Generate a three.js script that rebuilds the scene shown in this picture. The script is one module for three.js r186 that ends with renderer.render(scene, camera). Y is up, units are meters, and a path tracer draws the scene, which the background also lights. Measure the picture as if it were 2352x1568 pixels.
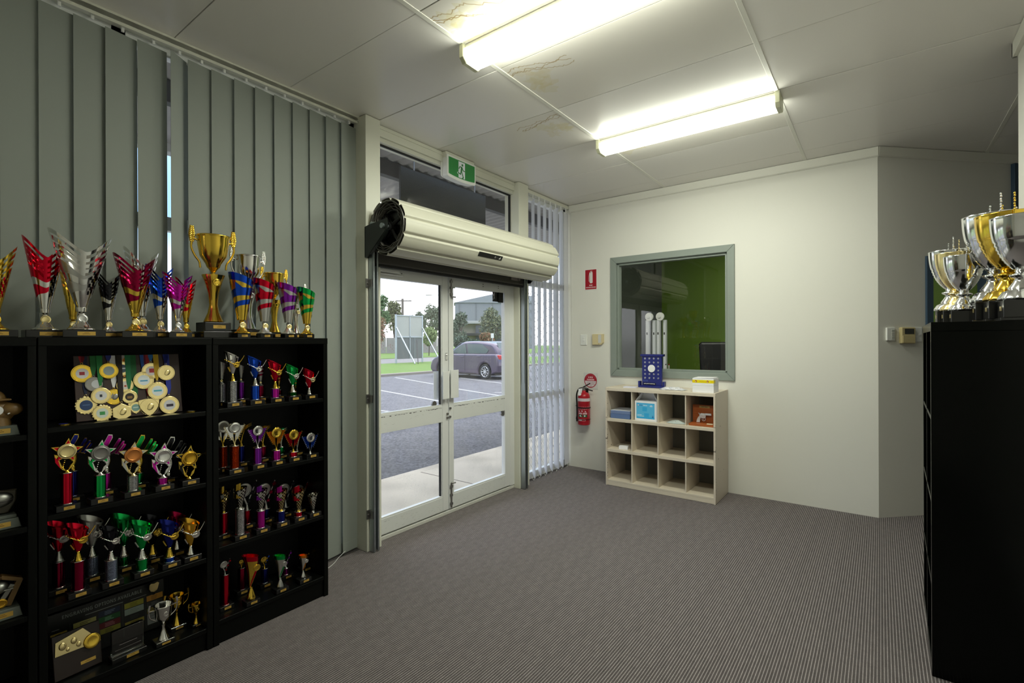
import * as THREE from 'three';
import { RoundedBoxGeometry } from 'three/addons/geometries/RoundedBoxGeometry.js';
import { mergeGeometries } from 'three/addons/utils/BufferGeometryUtils.js';
import { RectAreaLightUniformsLib } from 'three/addons/lights/RectAreaLightUniformsLib.js';

// ---------------------------------------------------------------- camera, sky, exposure
const scene = new THREE.Scene();
const W = 2352, H = 1568, F = 1133.5, YAW = 0.6417, ROLL = -0.0038;
const EYE = new THREE.Vector3(2.794, 1.398, 4.833);
const camera = new THREE.PerspectiveCamera(2 * Math.atan(H / 2 / F) * 180 / Math.PI, W / H, 0.05, 400);
camera.position.copy(EYE);
camera.rotation.order = 'YXZ';
camera.rotation.set(0, YAW, ROLL);
const renderer = new THREE.WebGLRenderer();
renderer.toneMapping = THREE.LinearToneMapping;
renderer.toneMappingExposure = 1.35;
renderer.shadowMap.enabled = true;
RectAreaLightUniformsLib.init();
const SKY_LEVEL = 2.15, LAMP_LEVEL = 60, OFFICE_LEVEL = 24, LAMP_TINT = [0.97, 1.0, 0.85];
{ // bright overcast sky: white haze at the horizon, pale blue above it, soft grey cloud overhead
  const w = 256, h = 128, d = new Float32Array(w * h * 4), mix = (a, b, t) => a + (b - a) * t, ss = (a, b, x) => { const t = Math.min(1, Math.max(0, (x - a) / (b - a))); return t * t * (3 - 2 * t); };
  for (let j = 0; j < h; j++) for (let i = 0; i < w; i++) {
    const el = ((j + 0.5) / h - 0.5) * 180, az = i / w * Math.PI * 2;
    const cl = 0.5 + 0.25 * Math.sin(az * 3 + el * 0.09) + 0.25 * Math.sin(az * 5 - el * 0.13 + 1.3);
    const b = ss(3.5, 11, el) * (1 - 0.8 * ss(14, 40, el)), c = [mix(0.95, 0.16, b), mix(0.96, 0.28, b), mix(1.0, 0.44, b)];
    const k = (1 + 0.9 * Math.max(0, Math.sin(el * Math.PI / 180))) * (el > 14 ? 1 + 0.08 * (cl - 0.5) * ss(14, 30, el) : 1); // an overcast sky is brighter overhead
    const o = (j * w + i) * 4, g = el < 0 ? 0.55 : 1;
    d[o] = c[0] * k * g; d[o + 1] = c[1] * k * g; d[o + 2] = c[2] * k * g; d[o + 3] = 1;
  }
  const t = new THREE.DataTexture(d, w, h, THREE.RGBAFormat, THREE.FloatType);
  t.mapping = THREE.EquirectangularReflectionMapping; t.magFilter = THREE.LinearFilter; t.needsUpdate = true;
  scene.background = t; scene.backgroundIntensity = SKY_LEVEL;
}

// ---------------------------------------------------------------- pixels of the photograph to places
function ray(px, py) {
  const X = px - W / 2, Y = py - H / 2, c = Math.cos(ROLL), s = Math.sin(ROLL), u = c * X + s * Y, v = -s * X + c * Y, sy = Math.sin(YAW), cy = Math.cos(YAW);
  return new THREE.Vector3(-sy * F + cy * u, -v, -cy * F - sy * u);
}
const onAxis = (k, val, px, py) => { const d = ray(px, py), t = (val - EYE[k]) / d[k]; return EYE.clone().addScaledVector(d, t); };
const onX = (px, py, x) => onAxis('x', x, px, py), onY = (px, py, y) => onAxis('y', y, px, py), onZ = (px, py, z) => onAxis('z', z, px, py);

// ---------------------------------------------------------------- helpers
function rng(seed) { let a = seed >>> 0; return () => { a = (a + 0x6D2B79F5) >>> 0; let t = a; t = Math.imul(t ^ (t >>> 15), t | 1); t ^= t + Math.imul(t ^ (t >>> 7), t | 61); return ((t ^ (t >>> 14)) >>> 0) / 4294967296; }; }
const taken = new Map();
function numbered(n) { const k = taken.get(n) ?? 0; taken.set(n, k + 1); return k ? n + '_' + String(k).padStart(3, '0') : n; }
function tag(o, label, category, group, kind) { o.userData.label = label; o.userData.category = category; if (group) o.userData.group = group; if (kind) o.userData.kind = kind; return o; }
function thing(name, label, category, pos = [0, 0, 0], turn = 0, group) {
  const o = new THREE.Group(); o.name = numbered(name); scene.add(o); o.position.set(...pos); o.rotation.y = turn;
  return tag(o, label, category, group);
}
function part(name, geo, mat, parent) {
  const m = new THREE.Mesh(Array.isArray(geo) ? merge(geo) : geo, mat); m.castShadow = m.receiveShadow = true;
  m.name = parent ? name : numbered(name); (parent ?? scene).add(m); return m;
}
function single(name, geo, mat, label, category, group) { return tag(part(name, geo, mat), label, category, group); }
function struct(name, geo, mat, label) { const m = part(name, geo, mat); m.userData.kind = 'structure'; if (label) m.userData.label = label; return m; }
function structGroup(name, label) { const o = new THREE.Group(); o.name = numbered(name); o.userData.kind = 'structure'; if (label) o.userData.label = label; scene.add(o); return o; }
function merge(gs) {
  if (gs.length === 1) return gs[0];
  return mergeGeometries(gs.map((g) => { const n = g.index ? g.toNonIndexed() : g.clone(); for (const k of Object.keys(n.attributes)) if (!['position', 'normal', 'uv'].includes(k)) n.deleteAttribute(k); if (!n.attributes.uv) n.setAttribute('uv', new THREE.BufferAttribute(new Float32Array(n.attributes.position.count * 2), 2)); return n; }));
}
const bx = (w, h, d, x = 0, y = 0, z = 0) => new THREE.BoxGeometry(w, h, d).translate(x, y, z);
const rb = (w, h, d, x = 0, y = 0, z = 0, r = 0.003, s = 2) => new RoundedBoxGeometry(w, h, d, s, Math.min(r, w / 2.01, h / 2.01, d / 2.01)).translate(x, y, z);
const bb = (x0, x1, y0, y1, z0, z1) => bx(Math.abs(x1 - x0), Math.abs(y1 - y0), Math.abs(z1 - z0), (x0 + x1) / 2, (y0 + y1) / 2, (z0 + z1) / 2); // box from bounds
const rbb = (x0, x1, y0, y1, z0, z1, r) => rb(Math.abs(x1 - x0), Math.abs(y1 - y0), Math.abs(z1 - z0), (x0 + x1) / 2, (y0 + y1) / 2, (z0 + z1) / 2, r);
const cyl = (rt, rbm, h, x = 0, y = 0, z = 0, n = 20) => new THREE.CylinderGeometry(rt, rbm, h, n).translate(x, y + h / 2, z);
const lathe = (pts, n = 28) => new THREE.LatheGeometry(pts.map((p) => new THREE.Vector2(p[0], p[1])), n);
const tube = (pts, r, seg = 24, rs = 8, closed = false) => new THREE.TubeGeometry(new THREE.CatmullRomCurve3(pts.map((p) => new THREE.Vector3(...p)), closed), seg, r, rs, closed);
const ring = (R, r, x = 0, y = 0, z = 0, flat = true, a = 6, b = 28) => { const g = new THREE.TorusGeometry(R, r, a, b); if (flat) g.rotateX(Math.PI / 2); return g.translate(x, y, z); };
function shape(pts) { const s = new THREE.Shape(); pts.forEach((p, i) => i ? s.lineTo(p[0], p[1]) : s.moveTo(p[0], p[1])); s.closePath(); return s; }
function ext(sh, depth, bevel = 0, seg = 1, curve = 8) { return new THREE.ExtrudeGeometry(sh, { depth: depth - 2 * bevel, bevelEnabled: bevel > 0, bevelThickness: bevel, bevelSize: bevel, bevelOffset: -bevel, bevelSegments: seg, curveSegments: curve }).translate(0, 0, bevel); }
const rod = (a, b, r, n = 8) => { const A = new THREE.Vector3(...a), B = new THREE.Vector3(...b), d = B.clone().sub(A), g = new THREE.CylinderGeometry(r, r, d.length(), n); g.applyQuaternion(new THREE.Quaternion().setFromUnitVectors(new THREE.Vector3(0, 1, 0), d.normalize())); return g.translate((a[0] + b[0]) / 2, (a[1] + b[1]) / 2, (a[2] + b[2]) / 2); };
const bar = (a, b, w, t) => { const A = new THREE.Vector3(...a), B = new THREE.Vector3(...b), d = B.clone().sub(A), g = new THREE.BoxGeometry(w, d.length(), t); g.applyQuaternion(new THREE.Quaternion().setFromUnitVectors(new THREE.Vector3(0, 1, 0), d.normalize())); return g.translate((a[0] + b[0]) / 2, (a[1] + b[1]) / 2, (a[2] + b[2]) / 2); };
function surf(fn, nu, nv) { // fn(u, v) -> [x, y, z]
  const p = [], uv = [], ix = [];
  for (let j = 0; j <= nv; j++) for (let i = 0; i <= nu; i++) { p.push(...fn(i / nu, j / nv)); uv.push(i / nu, j / nv); }
  for (let j = 0; j < nv; j++) for (let i = 0; i < nu; i++) { const a = j * (nu + 1) + i, b = a + 1, c = a + nu + 1, d = c + 1; ix.push(a, b, d, a, d, c); }
  const g = new THREE.BufferGeometry(); g.setAttribute('position', new THREE.Float32BufferAttribute(p, 3)); g.setAttribute('uv', new THREE.Float32BufferAttribute(uv, 2)); g.setIndex(ix); g.computeVertexNormals(); return g;
}
function uvm(g0, s = 1) { // uv in metres from each face's direction
  const g = g0.index ? g0.toNonIndexed() : g0, p = g.attributes.position, n = g.attributes.normal, uv = new Float32Array(p.count * 2);
  for (let i = 0; i < p.count; i++) { const ax = Math.abs(n.getX(i)), ay = Math.abs(n.getY(i)), az = Math.abs(n.getZ(i)), x = p.getX(i), y = p.getY(i), z = p.getZ(i); const [u, v] = ay >= ax && ay >= az ? [x, z] : ax > az ? [z, y] : [x, y]; uv[2 * i] = u / s; uv[2 * i + 1] = v / s; }
  g.setAttribute('uv', new THREE.BufferAttribute(uv, 2)); return g;
}
const tf = (g, x, y, z, ry = 0, rx = 0, rz = 0, s = 1) => g.applyMatrix4(new THREE.Matrix4().compose(new THREE.Vector3(x, y, z), new THREE.Quaternion().setFromEuler(new THREE.Euler(rx, ry, rz, 'YXZ')), new THREE.Vector3(s, s, s)));
function canvasTex(w, h, draw, srgb = true) {
  const c = document.createElement('canvas'); c.width = w; c.height = h; draw(c.getContext('2d'), w, h);
  const t = new THREE.CanvasTexture(c); if (srgb) t.colorSpace = THREE.SRGBColorSpace; t.wrapS = t.wrapT = THREE.RepeatWrapping; return t;
}
function noiseTex(w, h, fn, srgb = false) {
  const d = new Uint8Array(w * h * 4);
  for (let j = 0; j < h; j++) for (let i = 0; i < w; i++) { const c = fn(i, j), o = (j * w + i) * 4; d[o] = c[0]; d[o + 1] = c[1]; d[o + 2] = c[2]; d[o + 3] = 255; }
  const t = new THREE.DataTexture(d, w, h); t.wrapS = t.wrapT = THREE.RepeatWrapping; t.magFilter = THREE.LinearFilter; if (srgb) t.colorSpace = THREE.SRGBColorSpace; t.needsUpdate = true; return t;
}
function smoothNoise(n, cells, seed) { // tiling value noise, n x n, 0..1
  const r = rng(seed), g = new Float32Array(cells * cells).map(() => r()), out = new Float32Array(n * n), s = (t) => t * t * (3 - 2 * t);
  for (let j = 0; j < n; j++) for (let i = 0; i < n; i++) { const x = i / n * cells, y = j / n * cells, a = Math.floor(x), b = Math.floor(y), u = s(x - a), v = s(y - b), q = (m, k) => g[(k % cells) * cells + (m % cells)]; out[j * n + i] = (q(a, b) * (1 - u) + q(a + 1, b) * u) * (1 - v) + (q(a, b + 1) * (1 - u) + q(a + 1, b + 1) * u) * v; }
  return out;
}
const mat = (color, roughness = 0.6, o = {}) => new THREE.MeshStandardMaterial({ color, roughness, ...o });
const phys = (color, roughness, o = {}) => new THREE.MeshPhysicalMaterial({ color, roughness, ...o });
const lin = (r, g, b) => new THREE.Color().setRGB(r, g, b);
const metal = (r, g, b, rough = 0.16) => new THREE.MeshStandardMaterial({ color: lin(r, g, b), metalness: 1, roughness: rough });

// ---------------------------------------------------------------- materials
const M = {};
{
  const n = 512, a = smoothNoise(n, 8, 5), b = smoothNoise(n, 64, 9), r = rng(3);
  // loop-pile carpet: pale ribs 12 mm apart along z on dark brown-grey loops
  const loops = smoothNoise(n, 128, 21), px = n / 16;
  const rib = (i) => { const f = (i / px) % 1; return Math.max(0, 1 - Math.abs(f - 0.5) / 0.24); };
  const ct = noiseTex(n, n, (i, j) => {
    const loop = 0.5 + 0.5 * Math.sin(j / n * Math.PI * 2 * 34 + Math.floor(i / px) * 2.1), k = rib(i) * (0.62 + 0.38 * loop), m = 0.78 + 0.30 * loops[j * n + i] + 0.12 * (r() - 0.5) + 0.10 * (a[j * n + i] - 0.5);
    return [(90 + 138 * k) * m, (83 + 135 * k) * m, (82 + 136 * k) * m].map((v) => Math.max(0, Math.min(255, v)));
  }, true);
  const cb = noiseTex(n, n, (i, j) => { const loop = 0.5 + 0.5 * Math.sin(j / n * Math.PI * 2 * 34 + Math.floor(i / px) * 2.1), v = 255 * Math.min(1, 0.65 * rib(i) + 0.2 * loop + 0.25 * loops[j * n + i]); return [v, v, v]; });
  M.carpet = new THREE.MeshPhysicalMaterial({ map: ct, bumpMap: cb, bumpScale: 0.003, roughness: 0.95, color: 0xffffff, sheen: 0.6, sheenColor: lin(0.5, 0.48, 0.5), sheenRoughness: 0.6 });
  const wn = noiseTex(n, n, (i, j) => { const v = 118 + 60 * (b[j * n + i] - 0.5) + 20 * (r() - 0.5); return [v, v, v]; });
  M.wall = mat(lin(0.78, 0.77, 0.71), 0.55, { bumpMap: wn, bumpScale: 0.0006 });
  M.cornice = mat(lin(0.78, 0.77, 0.70), 0.5);
  M.tile = mat(lin(0.84, 0.815, 0.78), 0.26);
  M.tee = mat(lin(0.80, 0.79, 0.72), 0.35);
  M.cream = mat(lin(0.70, 0.70, 0.60), 0.38);
  M.alu = mat(lin(0.74, 0.75, 0.74), 0.32);
  M.sill = mat(lin(0.62, 0.62, 0.57), 0.4);
  const cc = smoothNoise(256, 5, 31), cd = smoothNoise(256, 40, 33);
  M.asphalt = mat(0xffffff, 0.95, { map: noiseTex(256, 256, (i, j) => { const v = 92 + 40 * (r() - 0.5) + 70 * (cd[j * 256 + i] - 0.5) * 0.6 + 14 * (cc[j * 256 + i] - 0.5); return [v, v, v + 3]; }, true) });
  M.concrete = mat(0xffffff, 0.9, { map: noiseTex(256, 256, (i, j) => { const v = 208 + 10 * (r() - 0.5) + 34 * (cc[j * 256 + i] - 0.5); return [v, v * 0.955, v * 0.87]; }, true) });
  const ga = smoothNoise(256, 60, 41);
  M.grass = mat(0xffffff, 0.95, { map: noiseTex(256, 256, (i, j) => { const k = ga[j * 256 + i] * 0.5 + r() * 0.3 + cc[j * 256 + i] * 0.2; return [62 + 50 * k, 92 + 44 * k, 26 + 32 * k]; }, true) });
}
M.grey = mat(lin(0.26, 0.30, 0.27), 0.55);        // grey-green window frame paint
M.slat = phys(lin(0.27, 0.295, 0.265), 0.75, {});
M.slatWhite = phys(lin(0.80, 0.80, 0.82), 0.9, { transmission: 0.42, thickness: 0, side: THREE.DoubleSide });
M.glass = phys(0xffffff, 0.02, { transmission: 1, thickness: 0, ior: 1.5 });
{ // door glass with dried rain spots and dust
  const n = 512, a = smoothNoise(n, 6, 91), b = smoothNoise(n, 14, 92), r = rng(93), v = new Float32Array(n * n);
  for (let i = 0; i < n * n; i++) v[i] = 0.965 - 0.10 * Math.max(0, a[i] * 0.6 + b[i] * 0.4 - 0.35);
  for (let k = 0; k < 5200; k++) { const x = Math.floor(r() * n), y = Math.floor(r() * n), q = a[y * n + x]; if (q > 0.42) for (let d = 0; d < 2 + 2 * r(); d++) v[((y + d) % n) * n + x] -= 0.10 + 0.16 * r(); }
  const t = noiseTex(n, n, (i, j) => { const q = 255 * Math.max(0, Math.min(1, v[j * n + i])); return [q, q, q]; });
  M.glassDusty = phys(lin(0.95, 0.95, 0.97), 0.03, { transmission: 1, transmissionMap: t, thickness: 0, ior: 1.5 });
}
M.glassOffice = phys(0xffffff, 0.01, { transmission: 1, thickness: 0, ior: 1.62 });
M.black = phys(lin(0.003, 0.0035, 0.003), 0.3, { specularIntensity: 0.3 });
M.blackGloss = phys(lin(0.002, 0.0025, 0.002), 0.14, { specularIntensity: 0.22 });
M.blackSatin = phys(lin(0.008, 0.008, 0.008), 0.5, { specularIntensity: 0.5 });
M.rubber = mat(lin(0.015, 0.015, 0.015), 0.8);
M.galv = metal(0.42, 0.46, 0.48, 0.42);
M.dark = mat(lin(0.03, 0.028, 0.026), 0.5);
M.white = mat(lin(0.85, 0.85, 0.85), 0.5);
M.plastic = mat(lin(0.82, 0.83, 0.80), 0.35);
M.paper = mat(lin(0.86, 0.86, 0.88), 0.8);
M.pigeon = mat(lin(0.70, 0.62, 0.50), 0.45);
M.green = mat(lin(0.20, 0.34, 0.035), 0.7);
M.blueFrame = mat(lin(0.045, 0.085, 0.14), 0.45);
M.chrome = metal(0.85, 0.86, 0.87, 0.12);
M.steel = metal(0.30, 0.29, 0.28, 0.4);
M.gold = metal(0.86, 0.58, 0.08, 0.16);
M.goldDeep = metal(0.80, 0.46, 0.05, 0.2);
M.goldPale = metal(0.90, 0.74, 0.36, 0.25);
M.silver = metal(0.80, 0.79, 0.76, 0.13);
M.silverDull = metal(0.62, 0.62, 0.60, 0.32);
M.red = metal(0.72, 0.010, 0.035, 0.2);
M.maroon = metal(0.34, 0.008, 0.05, 0.18);
M.blue = metal(0.02, 0.10, 0.72, 0.2);
M.navy = metal(0.02, 0.03, 0.25, 0.25);
M.greenM = metal(0.015, 0.50, 0.10, 0.2);
M.purple = metal(0.28, 0.03, 0.48, 0.22);
M.magenta = metal(0.62, 0.02, 0.42, 0.22);
M.orange = metal(0.85, 0.28, 0.02, 0.22);
M.blackM = metal(0.03, 0.03, 0.035, 0.18);
M.copper = metal(0.75, 0.28, 0.08, 0.3);

// ================================================================ structure: floor, ceiling, walls
const CH = 2.914, S2 = Math.SQRT1_2, XC = 2.778, XR = 3.357;
struct('floor', uvm(bb(-0.12, 5.4, -0.15, 0, -3.1, 6.4), 0.192), M.carpet, 'dark grey-brown ribbed carpet with pale stripes');
{ // suspended ceiling: tees and panels, each panel a part
  const ceil = structGroup('ceiling', 'suspended ceiling of wide off-white panels with thin tees');
  part('ceiling_slab', bb(-0.2, 5.5, CH + 0.014, CH + 0.12, -3.2, 6.5), M.white, ceil);
  const xs = [-0.11, 1.09, 2.29, 3.49, 4.69, 5.4], z0 = 0.266, r = rng(17), geo = new Map();
  const stain = (seed, side) => canvasTex(512, 256, (g, w, h) => {
    const q = rng(seed); g.fillStyle = '#e7e3db'; g.fillRect(0, 0, w, h);
    const X = (v) => side > 0 ? v : w - v; // stain runs in from one short edge
    for (let k = 0; k < 9; k++) { g.fillStyle = `rgba(205,190,120,${0.10 + 0.1 * q()})`; g.beginPath(); const cx = 30 + 60 * q(), cy = 40 + 120 * q(); for (let a = 0; a < 14; a++) { const rr = 10 + 26 * q(); g.lineTo(X(cx + Math.cos(a / 14 * 6.28) * rr), cy + Math.sin(a / 14 * 6.28) * rr); } g.fill(); }
    g.lineWidth = 2; for (let k = 0; k < 3; k++) { g.strokeStyle = `rgba(150,118,60,${0.45 + 0.3 * q()})`; g.beginPath(); let x = 4, y = 26 + k * 9; g.moveTo(X(x), y); for (let a = 0; a < 34; a++) { x += 2 + 5 * q(); y += (q() - 0.42) * 11; g.lineTo(X(x), Math.max(3, y)); } g.stroke(); }
  });
  const stained = { '1,5': stain(4, 1), '1,4': stain(8, 1), '0,3': stain(12, -1), '1,2': stain(15, 1) };
  xs.slice(0, -1).forEach((x0, c) => {
    for (let k = -1; k < 11; k++) {
      let za = z0 + 0.6 * (k - 1) + 0.002, zb = z0 + 0.6 * k - 0.002, xa = x0 + 0.002, xb = xs[c + 1] - 0.002;
      if (c < 2) { if (zb <= 0.05) continue; za = Math.max(za, 0.001); }
      if (c === 2 && zb < -0.7) continue;
      const m = stained[c + ',' + k];
      const gm = uvm(rbb(xa, xb, CH + 0.001 + 0.003 * r(), CH + 0.013, za, zb, 0.002), 1);
      if (m) { const p = gm.attributes.position, uv = gm.attributes.uv; for (let i = 0; i < p.count; i++) uv.setXY(i, (p.getX(i) - xa) / (xb - xa), (p.getZ(i) - za) / (zb - za)); }
      part('ceiling_panel', gm, m ? mat(lin(0.95, 0.95, 0.95), 0.32, { map: m }) : M.tile, ceil);
    }
  });
  for (const x of xs.slice(1, -1)) part('tee', rbb(x - 0.012, x + 0.012, CH - 0.0015, CH + 0.008, x < 2.6 ? 0.001 : -2.9, 6.39, 0.001), M.tee, ceil);
  // panels over the office
  part('office_ceiling', bb(-0.1, 2.2, CH, CH + 0.012, -3.05, -0.11), M.tile, ceil);
}
// back wall with the office window opening
const WIN = { x0: 0.498, x1: 1.728, y0: 1.03, y1: 2.28 };
{
  const s = shape([[-0.12, 0], [XC, 0], [XC, CH + 0.01], [-0.12, CH + 0.01]]);
  s.holes.push(shape([[WIN.x0 + 0.03, WIN.y0 + 0.03], [WIN.x1 - 0.03, WIN.y0 + 0.03], [WIN.x1 - 0.03, WIN.y1 - 0.03], [WIN.x0 + 0.03, WIN.y1 - 0.03]]));
  struct('wall_back', ext(s, 0.1).translate(0, 0, -0.1), M.wall, 'off-white back wall with an internal office window');
}
// 45 degree wall with a second office window and a blue doorway
const ANG = { t0: 0.427, t1: 1.11, y0: 1.03, y1: 2.067, d0: 1.24, d1: 2.1 };
const toAng = (g) => { g.rotateY(Math.PI / 4); return g.translate(XC, 0, 0); }; // local x runs along the wall, local z out of it
{
  const s = shape([[0, 0], [2.6, 0], [2.6, CH + 0.01], [0, CH + 0.01]]);
  s.holes.push(shape([[ANG.t0 + 0.02, ANG.y0 + 0.02], [ANG.t1 - 0.02, ANG.y0 + 0.02], [ANG.t1 - 0.02, ANG.y1 - 0.02], [ANG.t0 + 0.02, ANG.y1 - 0.02]]));
  s.holes.push(shape([[ANG.d0 + 0.02, 0.001], [ANG.d1 - 0.02, 0.001], [ANG.d1 - 0.02, 2.82], [ANG.d0 + 0.02, 2.82]]));
  struct('wall_angled', toAng(ext(s, 0.1).translate(0, 0, -0.1)), M.wall, 'angled off-white wall with a blue-framed window');
}
struct('wall_right', bb(XR, XR + 0.11, 0, CH + 0.01, 1.284, 6.4), M.wall);
struct('wall_rear', bb(-0.12, 5.4, 0, CH + 0.01, 6.3, 6.4), M.wall);
struct('wall_far_right', bb(5.3, 5.4, 0, CH + 0.01, -3.1, 6.4), M.wall);
struct('wall_office', bb(-0.12, 5.4, 0, CH + 0.01, -3.0, -2.9), M.green, 'green painted office wall behind the internal window');
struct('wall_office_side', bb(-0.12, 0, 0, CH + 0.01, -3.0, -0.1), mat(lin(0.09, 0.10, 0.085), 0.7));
// cornices
const cornice = (len) => ext(shape([[0, 0], [0, -0.075], [0.008, -0.075], [0.016, -0.066], [0.022, -0.006], [0.022, 0]]), len).rotateY(-Math.PI / 2).translate(len, 0, 0); // runs along +x, sticks out towards +z
struct('trim_1', cornice(XC + 0.005).translate(0, CH, 0), M.cornice, 'plain off-white cornice above the back wall');
struct('trim_2', toAng(cornice(2.6).translate(0, CH, 0)), M.cornice);
struct('trim_3', rbb(XR - 0.02, XR + 0.001, CH - 0.075, CH, 1.264, 6.3, 0.003), M.cornice);
struct('trim_4', rbb(XR - 0.02, XR + 0.13, CH - 0.075, CH, 1.264, 1.285, 0.003), M.cornice);

// ---------------------------------------------------------------- window wall: frames, doors, glazing
const pane = (z0, z1, y0, y1, x) => bb(x - 0.0005, x + 0.0005, y0, y1, z0, z1);
function paneX(z0, z1, y0, y1, x) { return new THREE.PlaneGeometry(Math.abs(z1 - z0), y1 - y0).rotateY(Math.PI / 2).translate(x, (y0 + y1) / 2, (z0 + z1) / 2); }
struct('wall_left', [bb(-0.14, -0.02, CH - 0.03, CH + 0.01, -0.1, 6.4), bb(-0.14, -0.02, 0, CH + 0.01, 5.35, 6.4), bb(-0.14, -0.02, -0.05, 0.0, -0.1, 6.4)], M.cream);
struct('trim_5', [rbb(-0.12, 0.055, 0, CH, 2.665, 2.785, 0.004)], M.cream, 'cream post left of the glass doors');
struct('trim_6', [rbb(-0.12, 0.05, 0, CH, 0.885, 1.042, 0.004)], M.cream, 'cream post right of the glass doors');
{ // head frame over doors: stepped aluminium section
  struct('trim_7', [rbb(-0.12, -0.002, 2.835, CH, 1.042, 2.665, 0.003), rbb(-0.12, -0.018, 2.805, 2.835, 1.042, 2.665, 0.002), rbb(-0.002, 0.004, 2.885, 2.893, 1.042, 2.665, 0.001)], M.cream);
  struct('trim_8', [rbb(-0.11, -0.012, 1.99, 2.09, 1.042, 2.665, 0.003), rbb(-0.10, -0.014, 0.035, 2.0, 1.042, 1.112, 0.002), rbb(-0.10, -0.014, 0.035, 2.0, 2.648, 2.665, 0.002)], M.alu, 'pale aluminium door frame');
  struct('trim_9', [rbb(-0.14, -0.016, 0.0, 0.030, 1.042, 2.665, 0.006), rbb(-0.13, -0.04, 0.02, 0.038, 1.042, 2.665, 0.004)], M.sill, 'worn pale door sill');
  const fan = structGroup('window_2', 'fanlight above the glass doors');
  part('window_pane', paneX(1.042, 2.665, 2.09, 2.806, -0.06), M.glass, fan);
  part('window_bead', [rbb(-0.07, -0.05, 2.796, 2.806, 1.042, 2.665, 0.001), rbb(-0.07, -0.05, 2.09, 2.806, 1.042, 1.054, 0.001), rbb(-0.07, -0.05, 2.09, 2.806, 2.653, 2.665, 0.001)], M.rubber, fan);
}
const scratch = canvasTex(1024, 256, (g, w, h) => { const q = rng(77); g.fillStyle = '#dcdedc'; g.fillRect(0, 0, w, h); for (let k = 0; k < 70; k++) { g.strokeStyle = `rgba(60,60,55,${0.25 + 0.5 * q()})`; g.lineWidth = 0.6 + 1.6 * q(); const x = q() * w, y = q() * h, l = 6 + 34 * q(), a = -0.5 + q(); g.beginPath(); g.moveTo(x, y); g.lineTo(x + l * Math.cos(a), y + l * Math.sin(a) * 0.7); g.stroke(); } });
const edgeWear = canvasTex(1024, 128, (g, w, h) => { const q = rng(78); g.fillStyle = '#dcdedc'; g.fillRect(0, 0, w, h); g.fillStyle = '#2c2b28'; let x = 0; while (x < w) { const l = 4 + 30 * q(); if (q() < 0.62) g.fillRect(x, 13 + 3 * q(), l, 1.5 + 4 * q()); x += l + 8 * q(); } g.strokeStyle = 'rgba(120,118,105,0.5)'; for (let k = 0; k < 10; k++) { g.beginPath(); const a = q() * w, b = 40 + q() * 80; g.moveTo(a, b); g.lineTo(a + 60 * (q() - 0.3), b + 16 * (q() - 0.5)); g.stroke(); } });
const stretchUV = (g, z0, z1, y0, y1) => { const n = g.index ? g.toNonIndexed() : g, p = n.attributes.position, uv = new Float32Array(p.count * 2); for (let i = 0; i < p.count; i++) { uv[2 * i] = (z0 - p.getZ(i)) / (z0 - z1); uv[2 * i + 1] = (p.getY(i) - y0) / (y1 - y0); } n.setAttribute('uv', new THREE.BufferAttribute(uv, 2)); return n; };
function leaf(name, zh, zl, hs, ls, label) { // hinge side z, lock side z, hinge stile, lock stile
  const g = structGroup(name, label), s = Math.sign(zl - zh), x0 = -0.056, x1 = -0.014, gi = zh + s * hs, go = zl - s * ls;
  part('stile', rbb(x0, x1, 0.042, 1.985, zh, gi, 0.003), M.alu, g); part('stile', rbb(x0, x1, 0.042, 1.985, go, zl, 0.003), M.alu, g);
  const rail = (y0, y1, m, n = 'rail') => part(n, stretchUV(rbb(x0, x1 - 0.001, y0, y1, gi, go, 0.002), gi, go, y0, y1), m, g);
  const wear = mat(0xffffff, 0.35, { map: edgeWear }), scr = mat(0xffffff, 0.35, { map: scratch });
  rail(1.85, 1.985, M.alu); rail(0.755, 0.885, wear); rail(0.042, 0.152, scr);
  for (const [y0, y1] of [[0.152, 0.755], [0.885, 1.85]]) {
    part('window_pane', paneX(gi, go, y0, y1, -0.036), M.glassDusty, g);
    part('bead', [rbb(-0.05, -0.018, y0, y0 + 0.012, gi, go, 0.001), rbb(-0.05, -0.02, y0, y1, go - s * 0.008, go, 0.001)], M.alu, g);
    part('gasket', rbb(-0.046, -0.026, y0, y1, go - s * 0.014, go - s * 0.008, 0.001), M.rubber, g);
  }
  return g;
}
const doorL = leaf('door_1', 2.648, 1.939, 0.02, 0.066, 'pale aluminium framed glass door leaf with a mid rail');
const doorR = leaf('door_2', 1.112, 1.931, 0.075, 0.052, 'pale aluminium framed glass door leaf with bolts on its stile');
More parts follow.
